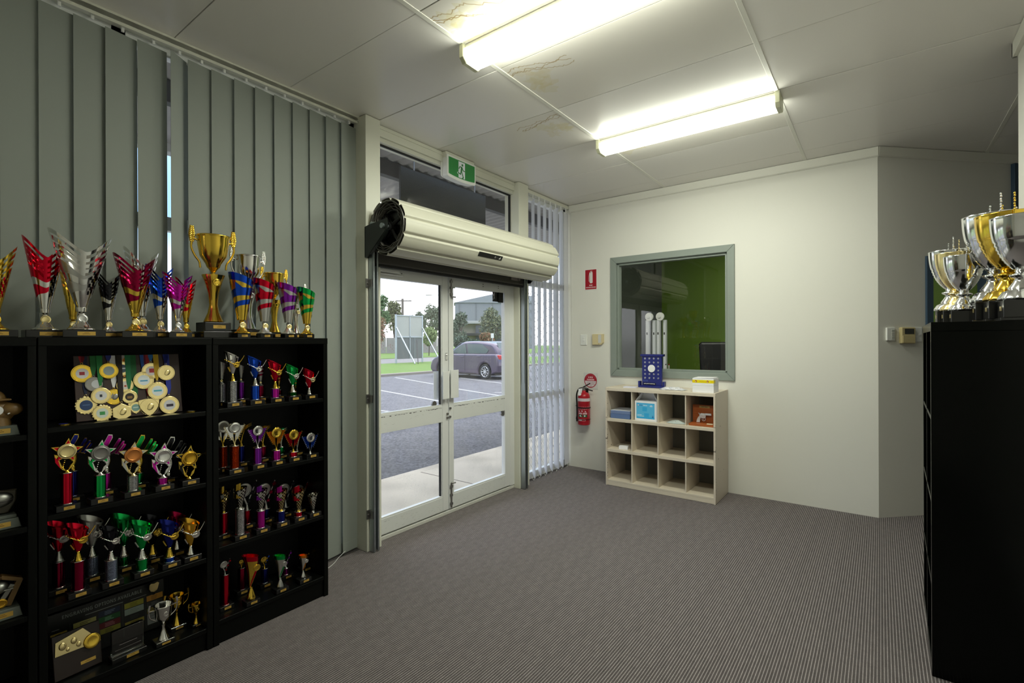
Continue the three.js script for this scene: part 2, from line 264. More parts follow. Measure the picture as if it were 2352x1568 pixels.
{ // door furniture
  const P = (px, py, x) => onX(px, py, x);
  const plate = (pa, pb, x, g, n = 'push_plate') => { const a = P(...pa, x), b = P(...pb, x); part(n, [rbb(x - 0.004, x + 0.004, Math.min(a.y, b.y), Math.max(a.y, b.y), a.z, b.z, 0.002), rbb(-0.02, x, (a.y + b.y) / 2 - 0.1, (a.y + b.y) / 2 + 0.1, (a.z * 0.3 + b.z * 0.7) - 0.006, (a.z * 0.3 + b.z * 0.7) + 0.006, 0.002)], M.alu, g); };
  plate([1017, 853], [1032, 915], 0.02, doorL); plate([1035, 850], [1053, 912], 0.02, doorR);
  const o1 = P(996, 853, -0.09), o2 = P(1012, 915, -0.09); part('pull_plate', rbb(-0.094, -0.086, o2.y, o1.y, o1.z, o2.z, 0.002), M.alu, doorL);
  const lk = P(1025, 818, -0.012); part('lock', [rb(0.008, 0.06, 0.022, -0.01, lk.y, lk.z, 0.003), cyl(0.007, 0.007, 0.02, 0, 0, 0, 12).rotateZ(-Math.PI / 2).translate(-0.012, lk.y + 0.01, lk.z)], M.chrome, doorL);
  const bolt = (pt, pb) => { const a = P(...pt, -0.008), b = P(...pb, -0.008), z = (a.z + b.z) / 2; part('bolt', [rod([-0.006, b.y, z], [-0.006, a.y, z], 0.006, 10), ...[0.15, 0.5, 0.85].map((t) => rb(0.014, 0.02, 0.026, -0.008, b.y + (a.y - b.y) * t, z, 0.002)), rod([-0.004, pt[1] < 800 ? b.y : a.y, z], [0.012, pt[1] < 800 ? b.y : a.y, z - 0.03], 0.007, 8)], M.steel, doorR); };
  bolt([1035, 640], [1038, 682]); bolt([1038, 1108], [1036, 1165]);
  for (const [px, py, d] of [[1033.5, 937, doorR], [1027, 950, doorL], [1027, 959, doorL], [1033, 956.5, doorR]]) { const q = P(px, py, -0.012); part('lock_cylinder', cyl(0.009, 0.009, 0.012, 0, 0, 0, 14).rotateZ(-Math.PI / 2).translate(-0.014, q.y, q.z), M.steel, d); }
  for (const [px, py, d] of [[995.5, 927.5, doorL], [1153, 949, doorR]]) { const q = P(px, py, -0.034); part('finger_pull', [cyl(0.024, 0.024, 0.012, 0, 0, 0, 20).rotateZ(-Math.PI / 2).translate(-0.034, q.y, q.z)], M.steel, d); }
  const c1 = P(862, 612, -0.008), c2 = P(911, 630, -0.008); part('door_closer', [rbb(-0.016, 0.03, c2.y, c1.y - 0.01, c1.z, c2.z, 0.004), rbb(-0.01, 0.02, c2.y - 0.014, c2.y - 0.008, c1.z, c2.z - 0.05, 0.002)], M.alu, doorL);
  for (const [px, py, d] of [[923, 628.5, doorL], [923, 634, doorL], [1110, 653, doorR], [1110, 658, doorR], [1145, 658, doorR], [1145, 662, doorR], [868, 608, doorL]]) { const q = P(px, py, -0.012); part('screw', cyl(0.0035, 0.0035, 0.004, 0, 0, 0, 8).rotateZ(-Math.PI / 2).translate(-0.015, q.y, q.z), M.dark, d); }
  const st = P(1138, 680, -0.033); // square sticker with a mark, flat on the glass
  const tex = canvasTex(128, 128, (g) => { g.fillStyle = '#0b090c'; g.fillRect(0, 0, 128, 128); g.fillStyle = '#3a0f12'; g.fillRect(8, 10, 22, 20); g.strokeStyle = '#e8e4ee'; g.lineWidth = 5; g.beginPath(); g.moveTo(4, 34); g.lineTo(34, 76); g.lineTo(8, 108); g.moveTo(50, 8); g.lineTo(34, 76); g.lineTo(52, 96); g.stroke(); g.beginPath(); g.arc(32, 50, 10, 0, 7); g.stroke(); });
  const sm = part('sticker', new THREE.PlaneGeometry(0.085, 0.10).rotateY(Math.PI / 2).translate(-0.033, st.y, st.z), mat(0xffffff, 0.5, { map: tex }), doorR);
  const bk = P(1149, 682, -0.030); part('lock_box', rb(0.016, 0.105, 0.07, -0.027, bk.y, bk.z, 0.006), M.blackSatin, doorR);
  const gt = P(1040, 656, -0.03); part('sticker', bb(-0.034, -0.033, gt.y - 0.02, gt.y + 0.01, gt.z - 0.03, gt.z), mat(lin(0.45, 0.55, 0.42), 0.6), doorR);
}
{ // sidelight right of the doors, with diamond mesh outside
  const g = structGroup('window_3', 'narrow sidelight with diamond security mesh behind the white blind');
  const x0 = -0.11, x1 = -0.06;
  part('window_frame', [rbb(x0, x1, 0.0, 0.07, 0.0, 0.885, 0.003), rbb(x0, x1, 0.815, 0.875, 0.0, 0.885, 0.003), rbb(x0, x1, 1.965, 2.03, 0.0, 0.885, 0.003), rbb(x0, x1, 2.83, CH, 0.0, 0.885, 0.003), rbb(x0, x1, 0, CH, 0.0, 0.045, 0.003), rbb(x0, x1, 0, CH, 0.85, 0.885, 0.003)], M.alu, g);
  part('window_pane', paneX(0.045, 0.85, 0.07, 0.815, -0.075), M.glass, g); part('window_pane', paneX(0.045, 0.85, 0.875, 1.965, -0.075), M.glass, g); part('window_pane', paneX(0.045, 0.85, 2.03, 2.83, -0.075), M.glass, g);
  const wires = [], dz = 0.062, dy = 0.088;
  for (const [ya, yb] of [[0.07, 0.815], [0.875, 1.965]]) for (let c = 0; c < 13; c++) { const zc = 0.05 + c * dz, n = Math.floor((yb - ya) / dy); for (let k = 0; k < n * 2; k++) { const y = ya + k * dy / 2, s = (k + c) % 2 ? 1 : -1; wires.push(rod([-0.098, y, zc + (s < 0 ? dz / 2 : 0)], [-0.098, y + dy / 2, zc + (s < 0 ? 0 : dz / 2)], 0.0026, 4)); wires.push(rod([-0.101, y, zc + dz / 2 + (s < 0 ? 0 : dz / 2)], [-0.101, y + dy / 2, zc + dz / 2 + (s < 0 ? dz / 2 : 0)], 0.0026, 4)); } }
  part('security_mesh', wires, mat(lin(0.42, 0.43, 0.45), 0.5), g);
}
{ // big shopfront window behind the closed grey blind
  const g = structGroup('window_1', 'shopfront glazing behind the closed grey vertical blind');
  const x0 = -0.12, x1 = -0.07;
  part('window_frame', [rbb(x0, x1, 0, 0.09, 2.785, 5.35, 0.003), rbb(x0, x1, 2.83, CH, 2.785, 5.35, 0.003), rbb(x0, x1, 1.96, 2.03, 2.785, 5.35, 0.003), rbb(x0, x1, 0.8, 0.86, 2.785, 5.35, 0.003), rbb(x0, x1, 0, CH, 2.785, 2.83, 0.003), rbb(x0, x1, 0, CH, 4.05, 4.11, 0.003), rbb(x0, x1, 0, CH, 5.31, 5.35, 0.003)], M.alu, g);
  for (const [a, b] of [[2.83, 4.05], [4.11, 5.31]]) for (const [c, d] of [[0.09, 0.8], [0.86, 1.96], [2.03, 2.83]]) part('window_pane', paneX(a, b, c, d, -0.095), M.glass, g);
}
{ // office window in the back wall
  const g = structGroup('window_4', 'internal office window in a wide grey-green frame'), { x0, x1, y0, y1 } = WIN, f = 0.066;
  const fr = (n, q) => part(n, q, M.grey, g);
  const mit = (a, b, c, d) => { const s = shape([a, b, c, d]); return ext(s, 0.13, 0.004).translate(0, 0, -0.112); };
  fr('window_frame', mit([x0, y0], [x0 + f, y0 + f], [x0 + f, y1 - f], [x0, y1])); fr('window_frame', mit([x1, y0], [x1, y1], [x1 - f, y1 - f], [x1 - f, y0 + f]));
  fr('window_frame', mit([x0, y1], [x0 + f, y1 - f], [x1 - f, y1 - f], [x1, y1])); fr('window_frame', mit([x0, y0], [x1, y0], [x1 - f, y0 + f], [x0 + f, y0 + f]));
  const a = x0 + f, b = x1 - f, c = y0 + f, d = y1 - f, k = 0.022;
  fr('window_stop', [rbb(a, a + k, c, d, -0.075, -0.012, 0.002), rbb(b - k, b, c, d, -0.075, -0.012, 0.002), rbb(a, b, d - k, d, -0.075, -0.012, 0.002), rbb(a, b, c, c + k, -0.075, -0.012, 0.002)]);
  part('window_pane', new THREE.PlaneGeometry(b - a - 2 * k, d - c - 2 * k).translate((a + b) / 2, (c + d) / 2, -0.045), M.glassOffice, g);
}
{ // window and doorway in the angled wall
  const g = structGroup('window_5', 'office window in a dark blue frame'), { t0, t1, y0, y1 } = ANG, f = 0.06;
  part('window_frame', toAng(merge([rbb(t0, t0 + f, y0, y1, -0.11, 0.016, 0.003), rbb(t1 - f, t1, y0, y1, -0.11, 0.016, 0.003), rbb(t0 + f, t1 - f, y1 - f, y1, -0.11, 0.016, 0.003), rbb(t0 + f, t1 - f, y0, y0 + f, -0.11, 0.016, 0.003)])), M.blueFrame, g);
  part('window_pane', toAng(new THREE.PlaneGeometry(t1 - t0 - 2 * f, y1 - y0 - 2 * f).translate((t0 + t1) / 2, (y0 + y1) / 2, -0.05)), M.glassOffice, g);
  const d = structGroup('door_3', 'blue painted doorway in the angled wall'), { d0, d1 } = ANG;
  part('door_frame', toAng(merge([rbb(d0, d0 + 0.07, 0, 2.84, -0.115, 0.03, 0.003), rbb(d1 - 0.07, d1, 0, 2.84, -0.115, 0.03, 0.003), rbb(d0 + 0.07, d1 - 0.07, 2.77, 2.84, -0.115, 0.03, 0.003)])), M.blueFrame, d);
  part('door_leaf', toAng(rbb(d0 + 0.072, d1 - 0.072, 0.01, 2.768, -0.06, -0.02, 0.003)), M.blueFrame, d);
  part('door_handle', toAng(merge([cyl(0.026, 0.026, 0.008, 0, 0, 0, 16).rotateX(Math.PI / 2).translate(d1 - 0.14, 1.03, -0.02), rbb(d1 - 0.25, d1 - 0.13, 1.02, 1.04, 0.01, 0.024, 0.006)])), M.chrome, d);
}

// ================================================================ lamps
function lamp(zNear, label) {
  const x0 = 1.075, x1 = 2.308, zc = zNear - 0.075, g = thing('fluorescent_light', label, 'light', [(x0 + x1) / 2, CH, zc], 0, 'ceiling fluorescent lights'), L = x1 - x0;
  const prof = (w, h0, h1, c) => [[-w, -h0], [-w, -(h1 - c)], [-(w - c), -h1], [w - c, -h1], [w, -(h1 - c)], [w, -h0]];
  part('housing', [rb(L - 0.03, 0.035, 0.11, 0, -0.0175, 0, 0.003)], M.cream, g);
  const dif = mat(lin(0.9, 0.9, 0.85), 0.35, { emissive: lin(...LAMP_TINT), emissiveIntensity: 2.6 });
  part('lamp_diffuser', ext(shape(prof(0.068, 0.028, 0.088, 0.022)), L - 0.05).rotateY(Math.PI / 2).translate(-(L - 0.05) / 2, 0, 0), dif, g);
  for (const s of [-1, 1]) part('end_cap', ext(shape(prof(0.073, 0.0, 0.093, 0.024)), 0.026, 0.002).rotateY(Math.PI / 2).translate(s * (L / 2 - 0.013) - 0.013, 0, 0), mat(lin(0.72, 0.73, 0.52), 0.4), g);
  const add = (w, h, y, z, turn, k) => { const l = new THREE.RectAreaLight(lin(...LAMP_TINT), LAMP_LEVEL * k, w, h); l.name = 'lamp_glow'; l.position.set(0, y, z); turn(l); g.add(l); };
  add(L - 0.07, 0.085, -0.0905, 0, (l) => { l.rotation.x = -Math.PI / 2; }, 1);
  add(L - 0.07, 0.034, -0.047, 0.0715, (l) => { l.rotation.y = Math.PI; }, 0.5);
  add(L - 0.07, 0.034, -0.047, -0.0715, () => {}, 0.5);
  return g;
}
lamp(2.976, 'surface-mounted fluorescent batten beside the stained ceiling panel');
lamp(1.470, 'surface-mounted fluorescent batten opposite the glass doors');

{ // batten in the office, out of sight above the internal window
  const g = thing('fluorescent_light', 'fluorescent batten on the office ceiling', 'light', [1.9, CH, -1.7], 0); part('housing', rb(1.2, 0.04, 0.11, 0, -0.02, 0, 0.003), M.cream, g);
  part('lamp_diffuser', rb(1.18, 0.05, 0.13, 0, -0.065, 0, 0.01), mat(lin(0.9, 0.9, 0.85), 0.35, { emissive: lin(...LAMP_TINT), emissiveIntensity: 1.5 }), g);
  const l = new THREE.RectAreaLight(lin(...LAMP_TINT), OFFICE_LEVEL, 1.16, 0.12); l.name = 'office_glow'; l.position.set(0, -0.0915, 0); l.rotation.x = -Math.PI / 2; g.add(l);
}

// ================================================================ vertical blinds
{
  const top = 2.862, hang = (g, z, m) => part('hanger', [rb(0.012, 0.03, 0.012, -0.04, top + 0.004, z, 0.002)], m, g);
  const b = thing('vertical_blind', 'closed grey vertical blind covering the shopfront window', 'blind', [0, 0, 0]);
  part('headrail', [rbb(-0.075, -0.02, 2.878, CH - 0.004, 2.79, 5.3, 0.004), rbb(-0.03, -0.018, 2.868, 2.880, 2.79, 5.3, 0.002)], M.cream, b);
  const r = rng(5), zs = [2.79, 2.898, 3.01, 3.121, 3.232, 3.347, 3.453, 3.568, 3.683, 3.79, 3.885, 4.014, 4.128, 4.236, 4.352, 4.464, 4.575, 4.69, 4.8, 4.912, 5.02, 5.13, 5.24];
  const slatG = new THREE.BoxGeometry(0.0012, top - 0.02 - 0.012, 0.127), pocket = new THREE.BoxGeometry(0.003, 0.06, 0.1272);
  for (let k = 0; k + 1 < zs.length; k++) {
    const zc = (zs[k] + zs[k + 1]) / 2, open = k === 9, s = new THREE.Mesh(slatG, M.slat);
    s.name = 'slat'; s.castShadow = s.receiveShadow = true; b.add(s);
    s.position.set(-0.044 + 0.004 * r(), (top - 0.02 + 0.012) / 2, zc + (open ? 0 : 0.004)); s.rotation.y = open ? 0.62 : 0.12 + 0.05 * r();
    hang(b, zc, M.plastic);
    const w = part('slat_weight', pocket, M.slat, b); w.position.set(s.position.x, 0.045, s.position.z); w.rotation.y = s.rotation.y;
  }
  part('chain', tube([[-0.02, 0.03, 2.90], [-0.005, 0.012, 2.96], [0.03, 0.004, 3.02], [0.06, 0.003, 3.10], [0.05, 0.003, 3.2]], 0.0018, 30, 5), M.plastic, b);
  const w = thing('vertical_blind', 'half-open white vertical blind over the narrow sidelight in the corner', 'blind', [0, 0, 0]);
  part('headrail', [rbb(-0.058, -0.004, 2.874, CH - 0.004, 0.01, 0.88, 0.004)], M.cream, w);
  const wt = 2.86, sg = new THREE.BoxGeometry(0.0008, wt - 0.05 - 0.02, 0.127);
  for (let k = 0; k < 8; k++) {
    const zc = 0.835 - k * 0.108, last = k === 7, a = last ? 0.15 : Math.PI / 2 - 0.73 + (k === 5 ? 0.18 : 0.05 * (r() - 0.5)), s = new THREE.Mesh(sg, M.slatWhite);
    s.name = 'slat'; s.castShadow = s.receiveShadow = true; w.add(s); s.position.set(-0.005, (wt - 0.05 + 0.02) / 2 + 0.015, zc); s.rotation.y = a;
    part('hanger', rb(0.01, 0.05, 0.01, -0.005, wt - 0.01, zc, 0.002), M.plastic, w);
    part('slat_bracket', [rod([-0.005, wt - 0.03, zc], [-0.005 + 0.05 * Math.sin(a), wt - 0.052, zc + 0.05 * Math.cos(a)], 0.002, 5), rod([-0.005, wt - 0.03, zc], [-0.005 - 0.05 * Math.sin(a), wt - 0.052, zc - 0.05 * Math.cos(a)], 0.002, 5)], M.plastic, w);
    if (k < 7) part('chain', tube([[0.02, 0.055, zc - 0.03], [0.028, 0.018, zc - 0.055], [0.02, 0.055, zc - 0.085]], 0.0016, 12, 4), M.plastic, w);
  }
  part('cord', tube([[0.02, 2.86, 0.012], [0.03, 1.6, 0.012], [0.028, 0.75, 0.014]], 0.0016, 20, 4), M.plastic, w);
}

// ================================================================ roller shutter
{
  const R = 0.183, cx = 0.245, cy = 2.142, zl = 2.765, zr = 0.935, g = thing('roller_shutter', 'rolled-up cream steel roller shutter above the glass doors', 'roller shutter', [0, 0, 0]);
  const paint = mat(lin(0.58, 0.57, 0.47), 0.42), N = 11;
  const rad = (t) => { const f = ((t * N) % 1 + 1) % 1; const gr = f < 0.22 ? Math.cos((f / 0.22 - 0.5) * Math.PI) : 0; const st = f > 0.86 ? (f - 0.86) / 0.14 * 0.002 : 0; return R - 0.015 * gr + st; };
  const prof = (t, r0 = 0) => { const a = t * Math.PI * 2 + 0.15, r = rad(t) - r0; return [cx + r * Math.cos(a), cy + r * Math.sin(a)]; };
  part('rolled_curtain', surf((u, v) => { const p = prof(u); return [p[0], p[1], zl + (zr - zl) * v]; }, 220, 1), paint, g);
  // ends: wavy edges of the inner turns, black drum wheel, axle
  for (const [z, s] of [[zl, 1], [zr, -1]]) {
    const e = [];
    for (let k = 0; k < 4; k++) { const rr = R - 0.022 - k * 0.012, am = 0.0045, ph = k * 1.7; e.push(surf((u, v) => { const a = u * Math.PI * 2, r = rr + am * Math.sin(a * 11 + ph) - 0.003 * v; return [cx + r * Math.cos(a), cy + r * Math.sin(a), z + s * (0.002 - 0.004 * k)]; }, 120, 1), surf((u, v) => { const a = u * Math.PI * 2, r = rr + am * Math.sin(a * 11 + ph); return [cx + r * Math.cos(a), cy + r * Math.sin(a), z + s * (0.002 - 0.004 * k) - s * 0.05 * v]; }, 120, 1)); }
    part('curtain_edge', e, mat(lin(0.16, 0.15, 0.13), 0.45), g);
    const rim = R - 0.018; part('end_ring', ring(rim, 0.004, 0, 0, 0, false, 8, 64).translate(cx, cy, z + s * 0.001), M.steel, g);
    part('drum_wheel', [cyl(0.128, 0.128, 0.01, 0, 0, 0, 40).rotateX(Math.PI / 2).translate(cx, cy, z - s * 0.075), ring(0.118, 0.012, cx, cy, z - s * 0.05, false, 8, 40), ...[0, 1, 2, 3].map((k) => { const a = k * Math.PI / 2 + 0.6; return rod([cx + 0.02 * Math.cos(a), cy + 0.02 * Math.sin(a), z - s * 0.03], [cx + 0.115 * Math.cos(a), cy + 0.115 * Math.sin(a), z - s * 0.045], 0.014, 8); }), cyl(0.03, 0.03, 0.05, 0, 0, 0, 20).rotateX(Math.PI / 2).translate(cx, cy, z - s * 0.05)], mat(lin(0.02, 0.02, 0.02), 0.25), g);
    part('axle', rod([cx, cy, z - s * 0.06], [cx, cy, z + s * 0.045], 0.017, 16), M.galv, g);
    // bracket: folded black steel plate from the post to the axle
    const bz = z + s * 0.028, br = ext(shape([[0.056, cy - 0.185], [0.056, cy + 0.02], [0.10, cy + 0.028], [cx + 0.035, cy + 0.045], [cx + 0.045, cy], [cx + 0.02, cy - 0.04], [0.12, cy - 0.155], [0.085, cy - 0.185]]), 0.006, 0.001).translate(0, 0, bz - 0.003);
    part('bracket', [br, bx(0.006, 0.205, 0.05, 0.059, cy - 0.083, bz - s * 0.022), bar([0.105, cy - 0.165, bz - s * 0.008], [cx + 0.03, cy - 0.025, bz - s * 0.008], 0.004, 0.022)], mat(lin(0.02, 0.025, 0.022), 0.18), g);
    for (const dy of [-0.15, -0.02]) part('bracket_bolt', cyl(0.011, 0.011, 0.012, 0, 0, 0, 6).rotateZ(-Math.PI / 2).translate(0.06, cy + dy, bz - s * 0.03), M.steel, g);
    if (s > 0) part('spring_rod', rod([0.11, cy + 0.035, z + 0.02], [cx - 0.03, cy + 0.02, z + 0.004], 0.012, 10), M.galv, g);
  }
  // hanging end of the curtain and its bottom rail between the guides
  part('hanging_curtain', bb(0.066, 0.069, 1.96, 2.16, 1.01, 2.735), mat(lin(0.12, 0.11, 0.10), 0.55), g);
  part('bottom_rail', [rbb(0.056, 0.082, 1.935, 1.99, 1.01, 2.735, 0.003), rbb(0.05, 0.10, 1.925, 1.937, 1.01, 2.735, 0.002), rbb(0.052, 0.088, 1.988, 1.996, 1.01, 2.735, 0.002)], mat(lin(0.055, 0.05, 0.045), 0.4), g);
  part('bottom_seal', rbb(0.06, 0.09, 1.908, 1.926, 1.01, 2.735, 0.003), M.rubber, g);
  { const a = onX(1182, 636, 0.09); part('rail_lock', [rb(0.012, 0.03, 0.11, 0.09, 1.975, 1.17, 0.002), cyl(0.012, 0.012, 0.02, 0, 0, 0, 14).rotateZ(-Math.PI / 2).translate(0.09, 1.972, 1.12)], mat(lin(0.25, 0.22, 0.21), 0.5), g); }
  // maker's label lying on the curve
  const lab = canvasTex(256, 48, (c) => { c.fillStyle = '#0a0b0a'; c.fillRect(0, 0, 256, 48); c.strokeStyle = '#d9d9d4'; c.lineWidth = 3; c.beginPath(); c.ellipse(178, 24, 5, 8, 0, 0, 7); c.stroke(); c.fillStyle = '#8d8d88'; c.fillRect(190, 23, 22, 2); c.fillStyle = '#d9d9d4'; c.beginPath(); c.moveTo(216, 36); c.lineTo(236, 12); c.lineTo(238, 36); c.fill(); });
  part('label_plate', surf((u, v) => { const t = (-0.62 + 0.20 * v) / (Math.PI * 2), a = t * Math.PI * 2, r = R + 0.0016; return [cx + r * Math.cos(a), cy + r * Math.sin(a), 2.045 - 0.285 * u]; }, 4, 8), mat(0xffffff, 0.4, { map: lab }), g);
  // guides and clips on both posts
  for (const [z0, z1] of [[2.722, 2.768], [0.985, 1.032]]) part('guide_channel', [rbb(0.058, 0.104, 0.004, 2.0, z0, z0 + 0.004, 0.001), rbb(0.058, 0.104, 0.004, 2.0, z1 - 0.004, z1, 0.001), rbb(0.100, 0.104, 0.004, 2.0, z0 + 0.030, z1, 0.001), rbb(0.100, 0.104, 0.004, 2.0, z0, z0 + 0.012, 0.001), rbb(0.058, 0.064, 0.004, 2.0, z0, z1, 0.001)], M.galv, g);
  for (const y of [1.79, 1.02, 0.25]) part('guide_clip', [rb(0.008, 0.06, 0.03, 0.0585, y, 2.775, 0.001), rb(0.04, 0.05, 0.004, 0.078, y, 2.771, 0.001), cyl(0.006, 0.006, 0.006, 0, 0, 0, 8).rotateZ(-Math.PI / 2).translate(0.062, y, 2.778)], M.steel, g);
}

// ================================================================ exit sign
{
  const z0 = 1.668, z1 = 2.012, g = thing('exit_sign', 'green running-man exit sign hanging under the ceiling by the doors', 'sign', [0, 0, 0]), w = z1 - z0, zc = (z0 + z1) / 2;
  part('mount', [rbb(-0.012, 0.04, CH - 0.05, CH - 0.001, z0 + 0.002, z1 - 0.002, 0.004)], mat(lin(0.70, 0.70, 0.60), 0.4), g);
  const outline = (a, yb, r) => { const s = new THREE.Shape(), h = w / 2 - a; s.moveTo(-h, CH - 0.028 - a); s.lineTo(-h, yb + r); s.quadraticCurveTo(-h, yb + 0.014, -h + r, yb + 0.010); s.quadraticCurveTo(0, yb - 0.008, h - r, yb + 0.010); s.quadraticCurveTo(h, yb + 0.014, h, yb + r); s.lineTo(h, CH - 0.028 - a); s.closePath(); return s; };
  const side = (sh, d, b) => ext(sh, d, b, 2, 10).rotateY(Math.PI / 2); // shape x -> -z, extrusion -> +x
  part('housing', side(outline(0.006, CH - 0.212, 0.03), 0.05, 0.006).translate(-0.008, 0, zc), M.plastic, g);
  part('rear_cover', side(outline(0.0, CH - 0.208, 0.03), 0.014, 0.005).translate(-0.022, 0, zc), M.plastic, g);
  part('front_bezel', side(outline(0.0, CH - 0.214, 0.03), 0.014, 0.005).translate(0.040, 0, zc), M.plastic, g);
  const tex = canvasTex(512, 256, (c, W2, H2) => {
    c.fillStyle = '#2f8a45'; c.fillRect(0, 0, W2, H2); c.fillStyle = '#e9ecf6'; c.fillRect(186, 12, 128, 232);
    c.strokeStyle = '#e9ecf6'; c.lineWidth = 26; c.lineCap = 'round'; c.lineJoin = 'round'; c.beginPath(); c.moveTo(172, 182); c.lineTo(228, 192); c.stroke();
    c.strokeStyle = c.fillStyle = '#23763a'; c.beginPath(); c.arc(262, 52, 17, 0, 7); c.fill();
    c.lineWidth = 30; c.beginPath(); c.moveTo(250, 92); c.lineTo(242, 142); c.stroke();
    c.lineWidth = 14; c.beginPath(); c.moveTo(244, 86); c.lineTo(212, 86); c.lineTo(196, 116); c.moveTo(258, 88); c.lineTo(276, 126); c.lineTo(306, 130); c.stroke();
    c.lineWidth = 17; c.beginPath(); c.moveTo(238, 142); c.lineTo(226, 190); c.lineTo(176, 180); c.moveTo(246, 144); c.lineTo(264, 190); c.lineTo(282, 226); c.lineTo(262, 240); c.stroke();
  });
  const sg = new THREE.ShapeGeometry(outline(0.016, CH - 0.190, 0.012), 10), p = sg.attributes.position, uv = sg.attributes.uv; sg.computeBoundingBox(); const bb0 = sg.boundingBox; for (let i = 0; i < p.count; i++) uv.setXY(i, (p.getX(i) - bb0.min.x) / (bb0.max.x - bb0.min.x), (p.getY(i) - bb0.min.y) / (bb0.max.y - bb0.min.y));
  part('sign_face', sg.rotateY(Math.PI / 2).translate(0.0546, 0, zc), mat(0xffffff, 0.3, { map: tex }), g);
}

// ================================================================ things on the back wall
{
  const tex = canvasTex(256, 400, (c) => { c.fillStyle = '#e9e4e2'; c.fillRect(0, 0, 256, 400); c.fillStyle = '#a3081f'; c.fillRect(10, 10, 236, 380); c.fillStyle = '#dedbd9'; c.beginPath(); c.roundRect(104, 52, 62, 222, 22); c.fill(); c.strokeStyle = '#dedbd9'; c.lineWidth = 10; c.beginPath(); c.moveTo(118, 40); c.lineTo(160, 40); c.moveTo(112, 58); c.quadraticCurveTo(84, 90, 92, 240); c.stroke(); c.fillStyle = '#a3081f'; c.fillRect(112, 62, 18, 12); c.fillStyle = '#f2eeee'; c.textAlign = 'center'; c.font = 'bold 34px sans-serif'; c.fillText('FIRE', 128, 326); c.font = 'bold 29px sans-serif'; c.fillText('EXTINGUISHER', 128, 364, 214); });
  const s = thing('wall_sign', 'red rectangular fire extinguisher sign on the back wall', 'sign', [0.262, 2.071, 0]);
  part('backing', rb(0.148, 0.226, 0.003, 0, 0, 0.0016, 0.001), M.white, s); part('sign_print', new THREE.PlaneGeometry(0.146, 0.224).translate(0, 0, 0.0034), mat(0xffffff, 0.45, { map: tex }), s);
  const t2 = canvasTex(256, 256, (c) => {
    c.fillStyle = '#d9d8d4'; c.fillRect(0, 0, 256, 256); c.save(); c.beginPath(); c.arc(124, 124, 112, 0, 7); c.fillStyle = '#a80a26'; c.fill(); c.clip(); c.fillStyle = '#ddd5d8'; c.fillRect(10, 128, 240, 92); c.restore(); c.strokeStyle = '#a80a26'; c.lineWidth = 12; c.beginPath(); c.arc(124, 124, 106, 0, 7); c.stroke();
    c.strokeStyle = 'rgba(240,225,228,0.8)'; c.lineWidth = 3; c.setLineDash([6, 4]); c.beginPath(); c.arc(124, 124, 93, 3.6, 5.9); c.stroke(); c.setLineDash([]);
    c.fillStyle = '#f3edee'; c.textAlign = 'center'; c.font = 'bold 32px sans-serif'; c.fillText('A:B(E)', 124, 82); c.fillText('POWDER', 124, 120, 132);
    c.fillStyle = '#8c3344'; const q = rng(4); for (let k = 0; k < 4; k++) { let x = 50 + (k === 3 ? 66 : 8 * q()); while (x < (k === 3 ? 136 : 196)) { const l = 6 + 16 * q(); c.fillRect(x, 142 + k * 19, l, 6); x += l + 5; } } });
  const r = thing('wall_sign', 'round red powder extinguisher notice on a pale square plate', 'sign', [0.256, 0.965, 0]);
  part('backing', rb(0.175, 0.178, 0.002, 0, 0, 0.0011, 0.0008), M.white, r); part('sign_print', new THREE.PlaneGeometry(0.174, 0.177).translate(0, 0, 0.0023), mat(0xffffff, 0.5, { map: t2 }), r);
  const sw = thing('light_switch', 'double rocker light switch on the back wall', 'switch', [0.174, 1.414, 0]);
  part('plate', rb(0.078, 0.116, 0.009, 0, 0, 0.0045, 0.003), M.plastic, sw); part('surround', rb(0.052, 0.086, 0.003, 0, 0.004, 0.010, 0.001), M.plastic, sw);
  for (const y of [0.022, -0.010]) part('rocker', cyl(0.0085, 0.0085, 0.006, 0, 0, 0, 14).rotateX(Math.PI / 2).translate(0, y, 0.013), M.white, sw);
  const kp = thing('alarm_keypad', 'cream alarm keypad with a flip cover beside the light switch', 'keypad', [0.354, 1.416, 0]), cr = mat(lin(0.68, 0.58, 0.34), 0.45);
  part('case', ext(shape([[-0.065, -0.058], [0.035, -0.058], [0.064, -0.034], [0.064, 0.058], [-0.065, 0.058]]), 0.028, 0.003), cr, kp);
  part('cover', ext(shape([[-0.062, -0.055], [-0.006, -0.055], [-0.006, 0.056], [-0.062, 0.056]]), 0.006, 0.001).translate(0, 0, 0.028), cr, kp);
  part('card', bx(0.036, 0.088, 0.001, 0.024, 0.008, 0.0288), mat(lin(0.62, 0.62, 0.6), 0.6), kp);
  part('button', rb(0.008, 0.004, 0.003, 0.012, -0.047, 0.029, 0.001), M.dark, kp);
  // fire extinguisher hanging on the wall
  const e = thing('fire_extinguisher', 'red powder fire extinguisher with white band hanging on the back wall', 'fire extinguisher', [0.212, 0.494, 0.078]);
  const red = mat(lin(0.42, 0.006, 0.018), 0.28), R = 0.066;
  part('cylinder', lathe([[0, 0], [R - 0.006, 0.001], [R, 0.008], [R, 0.30], [R - 0.004, 0.318], [R * 0.78, 0.340], [R * 0.42, 0.352], [0.02, 0.356], [0.02, 0.372], [0, 0.372]], 36), red, e);
